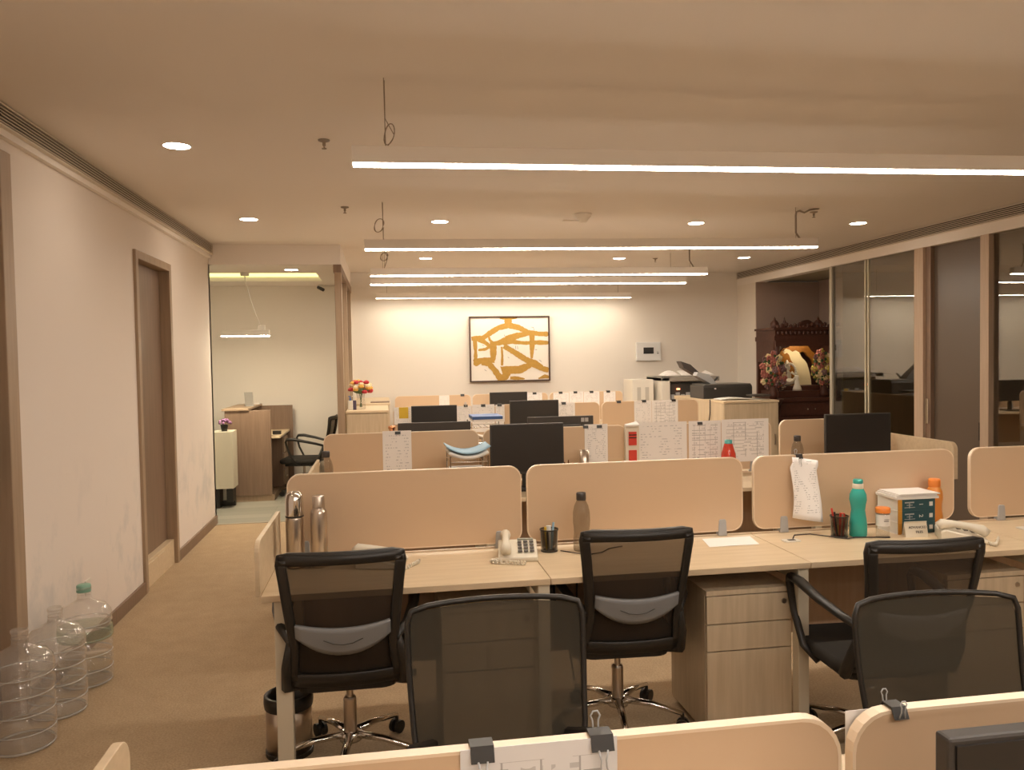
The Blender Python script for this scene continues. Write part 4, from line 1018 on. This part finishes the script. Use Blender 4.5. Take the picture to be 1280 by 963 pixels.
# copier
t = thing('photocopier', 'large grey and black copier behind the black printer', 'copier', (3.98, 10.25, 0))
obj('body', MB().box(-.42, -.30, -.3, .3, 0, 1.33).box(-.30, .35, -.28, .3, 0, .95).box(-.30, .35, -.1, .3, .95, 1.25).box(.30, .35, -.28, .3, .95, 1.25), white_m, t, bevel=.01)
obj('output_cavity', MB().box(-.30, .30, -.25, -.10, .96, 1.24), plain('cavity', (.04, .035, .03), .6), t)
mb = MB()
for i in range(7): mb.box(-.28+.07*i, -.23+.07*i, -.27, -.25, 1.03+.02*(i % 3), 1.10+.025*(i % 2))
obj('inner_parts', mb, grey_m, t)
obj('status_light', MB().box(-.20, -.16, -.275, -.26, 1.16, 1.18), emitter('led_red', (1, .25, .1), 4), t)
obj('scanner_lid', MB().box(-.42, .38, -.3, .3, 1.27, 1.33), plain('lid_grey', (.30, .27, .23), .5), t, bevel=.01)
obj('yellow_cartridge', MB().box(.10, .15, -.29, -.26, 1.02, 1.12), yellow_m, t)
for i, (x, rz, h_) in enumerate(((-.24, .05, 0), (.0, -.1, 0), (.23, .08, 0))):
    tag(obj('paper_stack', MB().grid(lambda a, b_: (-.10+.20*a, -.12+.24*b_, .004+.06*abs(math.sin(a*2.2+i))*b_), 5, 3), paper_m if i else PR[4], loc=(3.98+x, 10.15, 1.342+h_), rot=(0, 0, rz), solid=.008), ['loose sheets on the left of the copier lid', 'curled sheets in the middle of the copier lid', 'sheets sticking out right of the copier lid'][i], 'paper stack')
t = thing('side_cabinet', 'narrow white grooved panel unit left of the copier', 'cabinet', (3.36, 10.3, 0))
obj('body', MB().box(-.145, .145, -.2, .2, 0, 1.30), white_m, t, bevel=.006)
obj('groove', MB().box(-.08, -.03, -.203, -.2, .9, 1.2).box(.03, .08, -.203, -.2, .9, 1.2), plain('groove_grey', (.5, .47, .41), .5), t)
# printer
t = thing('desktop_printer', 'black desktop printer with an open paper feeder on the right cabinet', 'printer', (3.98, 9.0, 1.10))
obj('printer_body', MB().prism([(-.22, 0), (.20, 0), (.20, .15), (-.20, .16), (-.22, .13)], 'x', -.33, .27), plain('printer_black', (.03, .027, .024), .35), t, bevel=.008)
obj('printer_lid', MB().box(-.31, .26, -.2, .19, .155, .17), plain('printer_grey', (.10, .09, .08), .4), t, bevel=.004)
obj('paper_feeder', MB().prism([(-.14, .17), (-.10, .15), (-.38, .40), (-.50, .44), (-.46, .36)], 'y', .05, .20), plain('feeder_dark', (.055, .045, .04), .4), t)
obj('feeder_tray', MB().prism([(-.36, .27), (-.16, .16), (-.10, .16), (-.20, .28), (-.34, .31)], 'y', -.08, .04), grey_m, t)
obj('feeder_arm', MB().tube([(-.10, .1, .16), (-.02, .1, .24)], .012, 6), black_m, t)
obj('badge', MB().box(-.20, -.18, -.228, -.222, .11, .125), paper_m, t)
tag(obj('paper_stack', MB().grid(lambda a, b_: (-.28+.56*a, -.10+.2*b_, .012*math.sin(a*5)+.005), 6, 2), paper_m, loc=(3.98, 8.52, 1.105), solid=.008), 'white papers on the cabinet in front of the printer', 'paper stack')
tag(obj('magazine', MB().grid(lambda a, b_: (-.14+.28*a, -.12+.24*b_, .01+.02*a), 4, 2), monback_m, loc=(4.12, 8.75, 1.125), solid=.01) if False else obj('magazine', MB().box(-.1, .1, -.1, .1, 0, .02), monback_m, loc=(4.185, 8.5, 1.135)), 'dark booklet lying right of the printer', 'booklet')
tag(obj('loose_cable', MB().tube([(3.65, 8.60, 1.105), (3.648, 8.60, .95), (3.64, 8.63, .8)], .006, 6), cable_m, smooth=True), 'thin dark cord running down the right cabinet', 'cable')

# vase and bottles on left cabinet
t = thing('flower_vase', 'clear glass vase holding a red and cream rose bouquet', 'vase', (-.25, 8.75, 1.095))
obj('glass', MB().lathe([(0, .005), (.05, 0), (.055, .01), (.045, .08), (.04, .12), (.05, .18)], n=22), clear_m, t, smooth=True)
obj('stems', MB().tube([(0, 0, .02), (.01, 0, .2)], .004, 6).tube([(.01, .01, .02), (-.015, 0, .2)], .004, 6).tube([(-.01, 0, .02), (.02, .01, .2)], .004, 6), leaf_m, t)
fl = {'red': plain('rose_red', (.45, .02, .03), .6), 'cream': plain('rose_cream', (.85, .68, .42), .6), 'gold': plain('rose_gold', (.75, .42, .08), .6)}
def rose(mb, c, r):
    mb.ball(c, (r*.6, r*.6, r*.65), 8)
    for k in range(6):
        a = k*PI/3+.3; d = Vector((math.cos(a), math.sin(a), .1))*r*.45
        mb.ball((c[0]+d.x, c[1]+d.y, c[2]-r*.1), (r*.5, r*.5, r*.55), 6)
random.seed(3)
for nm, mm in fl.items():
    proto = None
    for i in range(13 if nm == 'red' else 8):
        a = i*2.4
        z = random.choice((.19, .20, .215, .22, .29)) if nm == 'red' else random.uniform(.215, .30)
        rad = .105*math.sqrt(max(0, 1-((z-.2)/.13)**2))
        if proto is None: mb = MB(); rose(mb, (0, 0, 0), .034); proto = obj(nm+'_rose', mb, mm, t, smooth=True); o_ = proto
        else: o_ = proto.copy(); COL.objects.link(o_); o_.parent = t
        o_.location = (rad*math.cos(a), rad*math.sin(a)-.01, z)
obj('leaves', MB().lathe([(0, .16), (.05, .17), (.10, .20), (.06, .22), (0, .22)], n=12), leaf_m, t)
for i, (x, c, l) in enumerate(((-.355, 'white', 'white pump bottle with blue top left of the vase'), (-.32, 'dark', 'dark violet bottle with white pump left of the vase'))):
    t = thing('pump_bottle', l, 'bottle', (x, 8.62+.02*i, 1.095))
    bm_ = plain('violet', (.06, .04, .08), .4) if i else white_m
    obj('bottle_body', MB().prism(rrect(-.026, .026, -.02, .02, .01, 4), 'z', 0, .10), bm_, t, bevel=.004)
    obj('pump', MB().lathe([(0, .10), (.012, .10), (.010, .125), (.006, .13), (.006, .145), (0, .145)], n=12).box(-.02, .006, -.005, .005, .138, .148), blue_m if not i else white_m, t)
tag(obj('folder', MB().box(-.11, .11, -.09, .09, 0, .012), brown_m, loc=(-.05, 9.6, 1.115)), 'thin dark folder on the pale cabinet behind the vase', 'folder')

# ------------------------------------------------------------------ reception
t = thing('reception_desk', 'tall brown laminate reception counter with a lower worktop', 'reception desk', (-1.55, 10.0, 0))
obj('end_panel', MB().box(-.23, .24, -.40, -.365, .07, 1.06), brown_m, t, bevel=.003)
obj('end_panel', MB().box(-.23, .38, .60, .635, 0, 1.06), brown_m, t, bevel=.003)
obj('front_panel', MB().box(-.27, -.23, -.40, .635, .07, 1.06), brown_m, t)
obj('counter_ledge', MB().box(-.30, .0, -.42, .645, 1.06, 1.085), frame_m, t, bevel=.003)
obj('worktop', MB().box(-.23, .34, -.365, .60, .725, .75), lam_m, t, bevel=.003)
obj('drawer_unit', MB().box(-.02, .30, .15, .58, .08, .725), brown_m, t)
for k in range(3): d = obj('drawer', MB().box(.30, .315, .17, .56, .1+.2*k, .28+.2*k), frame_m, t); obj('handle', MB().box(.315, .325, .32, .42, .18+.2*k, .19+.2*k), steel_m, d)
obj('plinth', MB().box(-.25, .26, -.385, .60, 0, .07), frame_m, t)
t = thing('acrylic_stand', 'grey tilted document stand on the reception counter', 'display stand', (-1.62, 10.1, 1.085), R(25))
obj('plate', MB().box(-.05, .05, -.003, .003, .0, .17, Matrix.Rotation(R(-10), 4, 'X')), plain('stand_grey', (.25, .23, .2), .2), t); obj('foot', MB().box(-.05, .05, -.04, .06, 0, .006), grey_m, t)
tag(obj('paper_sheet', MB().box(-.05, .05, -.05, .05, 0, .012), paper_m, loc=(-1.60, 10.5, 1.085)), 'white slip at the far end of the reception counter', 'paper')
tag(obj('desk_device', MB().prism(rrect(-.05, .05, -.03, .03, .02, 4), 'z', 0, .04), black_m, loc=(-1.28, 9.9, .75)), 'small black device on the reception worktop', 'device')
t = thing('side_pedestal', 'white side pedestal on dark feet in front of the reception counter', 'pedestal', (-1.78, 9.35, 0))
obj('pedestal_body', MB().box(-.11, .11, -.14, .14, .22, .855), plain('cream_gloss', (.62, .58, .46), .4), t, bevel=.004)
obj('foot', MB().box(-.09, -.05, -.10, .10, 0, .22), black_m, t); obj('foot', MB().box(.02, .09, -.08, .10, .06, .22), black_m, t); obj('foot_bar', MB().box(-.09, .09, .04, .10, 0, .06), black_m, t)
t = thing('potted_flowers', 'small black pot of violet flowers on the white pedestal', 'potted plant', (-1.765, 9.28, .855))
obj('pot', MB().lathe([(0, 0), (.03, 0), (.042, .075), (.038, .075), (.036, .06), (0, .06)], n=16), black_m, t)
random.seed(5); pb = obj('bloom', MB().ball((0, 0, 0), .017, 6), plain('violet_bloom', (.30, .14, .28), .7), t, smooth=True)
for i in range(26):
    a = random.uniform(0, 2*PI); r_ = random.uniform(0, .07)
    if i: pb = pb.copy(); COL.objects.link(pb); pb.parent = t
    pb.location = (r_*math.cos(a), r_*math.sin(a), .10+.03*(1-r_/.07)+random.uniform(-.01, .01))
t = thing('lounge_chair', 'teal upholstered chair edge behind the white pedestal', 'armchair', (-2.22, 9.5, 0))
tl = plain('teal_fabric', (.07, .24, .26), .8)
obj('seat', MB().box(-.28, .28, -.28, .28, .25, .44), tl, t, bevel=.03); obj('backrest', MB().box(-.28, .28, .2, .3, .40, .82), tl, t, bevel=.03)
for a in (-1, 1):
    for b_ in (-1, 1): obj('leg', MB().tube([(a*.23, b_*.22, 0), (a*.22, b_*.21, .25)], .014, 8), black_m, t)

# ------------------------------------------------------------------ shrine in the alcove
mx0 = XR+.02; W = .46; 
t = thing('home_shrine', 'carved dark wooden shrine with domes standing in the alcove', 'shrine', (5.50, 10.0, 0))
obj('base_cabinet', MB().box(-W, W, -.30, .30, 0, .98).box(-W-.02, W+.02, -.33, .3, .98, 1.03).box(-W-.01, W+.01, -.315, .3, .60, .63), carve_m, t, bevel=.006)
d = obj('drawer', MB().box(-W+.03, W-.03, -.315, -.30, .80, .95), carve_m, t, bevel=.004); obj('knob', MB().ball((-.05, -.325, .88), .012, 8), chrome_m, d); obj('knob', MB().ball((.05, -.325, .88), .012, 8), chrome_m, d)
d = obj('drawer', MB().box(-W+.03, W-.03, -.315, -.30, .64, .78), carve_m, t, bevel=.004)
obj('platform', MB().box(-W+.04, W-.04, -.25, .28, 1.03, 1.12).box(-W+.10, W-.10, -.18, .28, 1.12, 1.18), carve_m, t, bevel=.004)
for x in (-W+.05, W-.05):
    obj('pillar', MB().lathe([(.045, 1.03), (.045, 1.10), (.03, 1.12), (.038, 1.2), (.026, 1.3), (.03, 1.5), (.04, 1.55), (.028, 1.6), (.045, 1.72), (.05, 1.78)], (x, -.2, 0), n=14), carve_m, t, smooth=True)
obj('back_panel', MB().box(-W, W, .24, .28, 1.03, 1.80), carve_m, t)
obj('side_panel', MB().box(-W, -W+.02, -.2, .24, 1.5, 1.78), carve_m, t); obj('side_panel', MB().box(W-.02, W, -.2, .24, 1.5, 1.78), carve_m, t)
fz = MB().box(-W-.02, W+.02, -.27, .28, 1.78, 1.84).box(-W-.0, W+.0, -.25, .28, 1.84, 1.92).box(-W-.03, W+.03, -.28, .28, 1.92, 1.95)
for i in range(15): x = -W+.04+i*(2*W-.08)/14; fz.ball((x, -.26, 1.88), (.022, .016, .028), 6); fz.ball((x, -.25, 1.96+.012*(i % 3)), (.030, .03, .035), 6)
obj('frieze', fz, carve_m, t, smooth=False)
for x, s in ((-W+.06, 1.15), (.22, 1.25), (W-.02, .7), (-W+.2, .55)):
    obj('dome', MB().lathe([(.045*s, 1.95), (.05*s, 1.98), (.048*s, 2.01), (.03*s, 2.04), (.012*s, 2.055), (.014*s, 2.07), (.004*s, 2.085), (0, 2.10)], (x, -.12, 0), n=16), carve_m, t, smooth=True)
arch = [(-.10, 1.95)] + [(.04+.10*math.cos(R(180-18*k))*1, 1.95+.11*math.sin(R(180-18*k))) for k in range(11)]
obj('crest', MB().prism([(-.06, 1.94)] + [(.04+.10*math.cos(R(180-18*k)), 1.95+.10*math.sin(R(180-18*k))) for k in range(11)], 'y', -.16, -.10), carve_m, t)
def arc(cx, cz, rx, rz_, n=20, z0=None): return [(cx+rx*math.cos(R(180*k/n)), cz+rz_*math.sin(R(180*k/n))*(1+.05*math.sin(k*1.9))) for k in range(n+1)]
obj('ivory_backdrop', MB().prism(arc(-.10, 1.16, .32, .50), 'y', .06, .08), ivory_m, t)
obj('gilded_arch', MB().prism(arc(-.21, 1.16, .19, .47), 'y', .02, .05), gold_m, t)
obj('gilded_canopy', MB().ring(arc(.04, 1.32, .34, .42)+[(.38-.68, 1.32)], arc(.04, 1.32, .26, .32)+[(.30-.52, 1.32)], 'y', .1, .14), gold_m, t)
obj('lamp_lip', MB().box(-W+.0, W, -.262, -.245, 1.705, 1.782), carve_m, t)  # lip added to hide the lamp behind it
obj('lamp', MB().tube([(-.2, -.20, 1.766), (.2, -.20, 1.766)], .009, 8), emitter('added_shrine_lamp', (1, .80, .52), 32), t, label='hidden warm lamp added to light the shrine backdrop')  # added under the roof to light the backdrop
# statue
t = thing('deity_figurine', 'small white garlanded seated statue in the middle of the shrine', 'statue', (5.30, 9.93, 1.18))
mb = MB().ball((0, 0, .05), (.085, .06, .05), 12).ball((0, 0, .12), (.045, .035, .07), 12).ball((0, -.005, .215), (.032, .03, .038), 12).lathe([(.03, .24), (.032, .26), (.018, .285), (.006, .31), (0, .315)], n=14)
mb.tube([(-.045, 0, .165), (-.075, -.01, .12), (-.05, -.05, .08)], [.017, .014, .012], 8).tube([(.045, 0, .165), (.08, -.01, .13), (.075, -.04, .175)], [.017, .014, .012], 8)
obj('statue_body', mb, marble_m, t, smooth=True)
mb = MB()
for i in range(22):
    a = R(-60+ i*300/21); mb.ball((.075*math.sin(a), -.05, .14-.11*math.cos(a)*1.0+0.02), .016, 6)
obj('garland', mb, marble_m, t, smooth=True); t.scale = (1.3, 1.1, 1.1)
t = thing('white_figurine', 'small white draped figurine before the shrine statue', 'statue', (5.37, 9.80, 1.12))
obj('statue_body', MB().lathe([(0, 0), (.06, 0), (.055, .03), (.035, .08), (.028, .13), (.02, .15), (.026, .17), (.018, .2), (0, .205)], n=16), marble_m, t, smooth=True)
t = thing('offering_bowl', 'small silver offering bowl left on the shrine', 'bowl', (5.16, 9.80, 1.12))
obj('bowl', MB().lathe([(0, .002), (.03, 0), (.012, .02), (.045, .04), (.05, .06), (.045, .06), (0, .045)], n=16), chrome_m, t, smooth=True)
random.seed(11)
def bouquet(label, c, r, n, cols, stand=False):
    t = thing('flower_bunch', label, 'flowers', c)
    if stand: st_ = thing('flower_stand', 'dark wooden stand under the left flower bunch', 'stand', (c[0], c[1], 0)); obj('stand_column', MB().lathe([(0, 0), (.14, 0), (.12, .04), (.05, .08), (.04, .9), (.11, .98), (.13, 1.03), (0, 1.03)], n=18), carve_m, st_, smooth=True)
    obj('vase', MB().lathe([(0, 0), (.05, 0), (.06, .06), (.04, .14), (.05, .17)], n=14), carve_m, t, smooth=True)
    protos = {}
    for i in range(n):
        u = random.uniform(-1, 1); a = random.uniform(0, 2*PI); q = random.uniform(.6, 1)
        s = math.sqrt(1-u*u)*q
        mt = cols[i % len(cols)]
        if mt.name not in protos:
            mb = MB(); mb.ball((0, -.018, 0), .012, 6)
            for k in range(5): b_ = k*2*PI/5; mb.ball((.026*math.cos(b_), 0, .026*math.sin(b_)), (.021, .010, .021), 6)
            o_ = protos[mt.name] = obj('bloom', mb, mt, t, smooth=True)
        else: o_ = protos[mt.name].copy(); COL.objects.link(o_); o_.parent = t
        o_.location = (r[0]*s*math.cos(a), r[1]*s*math.sin(a), .12+r[2]+r[2]*u*q); o_.rotation_euler = (random.uniform(-.5, .5), random.uniform(0, 3), random.uniform(-.7, .7))
    mb = MB()
    for i in range(60):
        u = random.uniform(-1, 1); a = random.uniform(0, 2*PI); s = math.sqrt(1-u*u)*.85
        mb.ball((r[0]*s*math.cos(a), r[1]*s*math.sin(a), .12+r[2]+r[2]*u*.85), (.022, .012, .022), 6)
    obj('foliage', mb, leaf_m, t); 
pk = plain('bloom_pink', (.48, .17, .13), .7); cr = plain('bloom_cream', (.75, .60, .32), .7); yl = plain('bloom_yellow', (.60, .50, .10), .7); mv = plain('bloom_mauve', (.25, .14, .14), .7)
bouquet('dense bunch of pink and cream artificial flowers left of the shrine', (4.93, 9.60, 1.03), (.17, .11, .24), 95, [pk, cr, mv, pk], True)
bouquet('dense bunch of pale and yellow artificial flowers right of the shrine', (5.72, 9.75, 1.03), (.17, .11, .26), 95, [mv, cr, yl, pk])
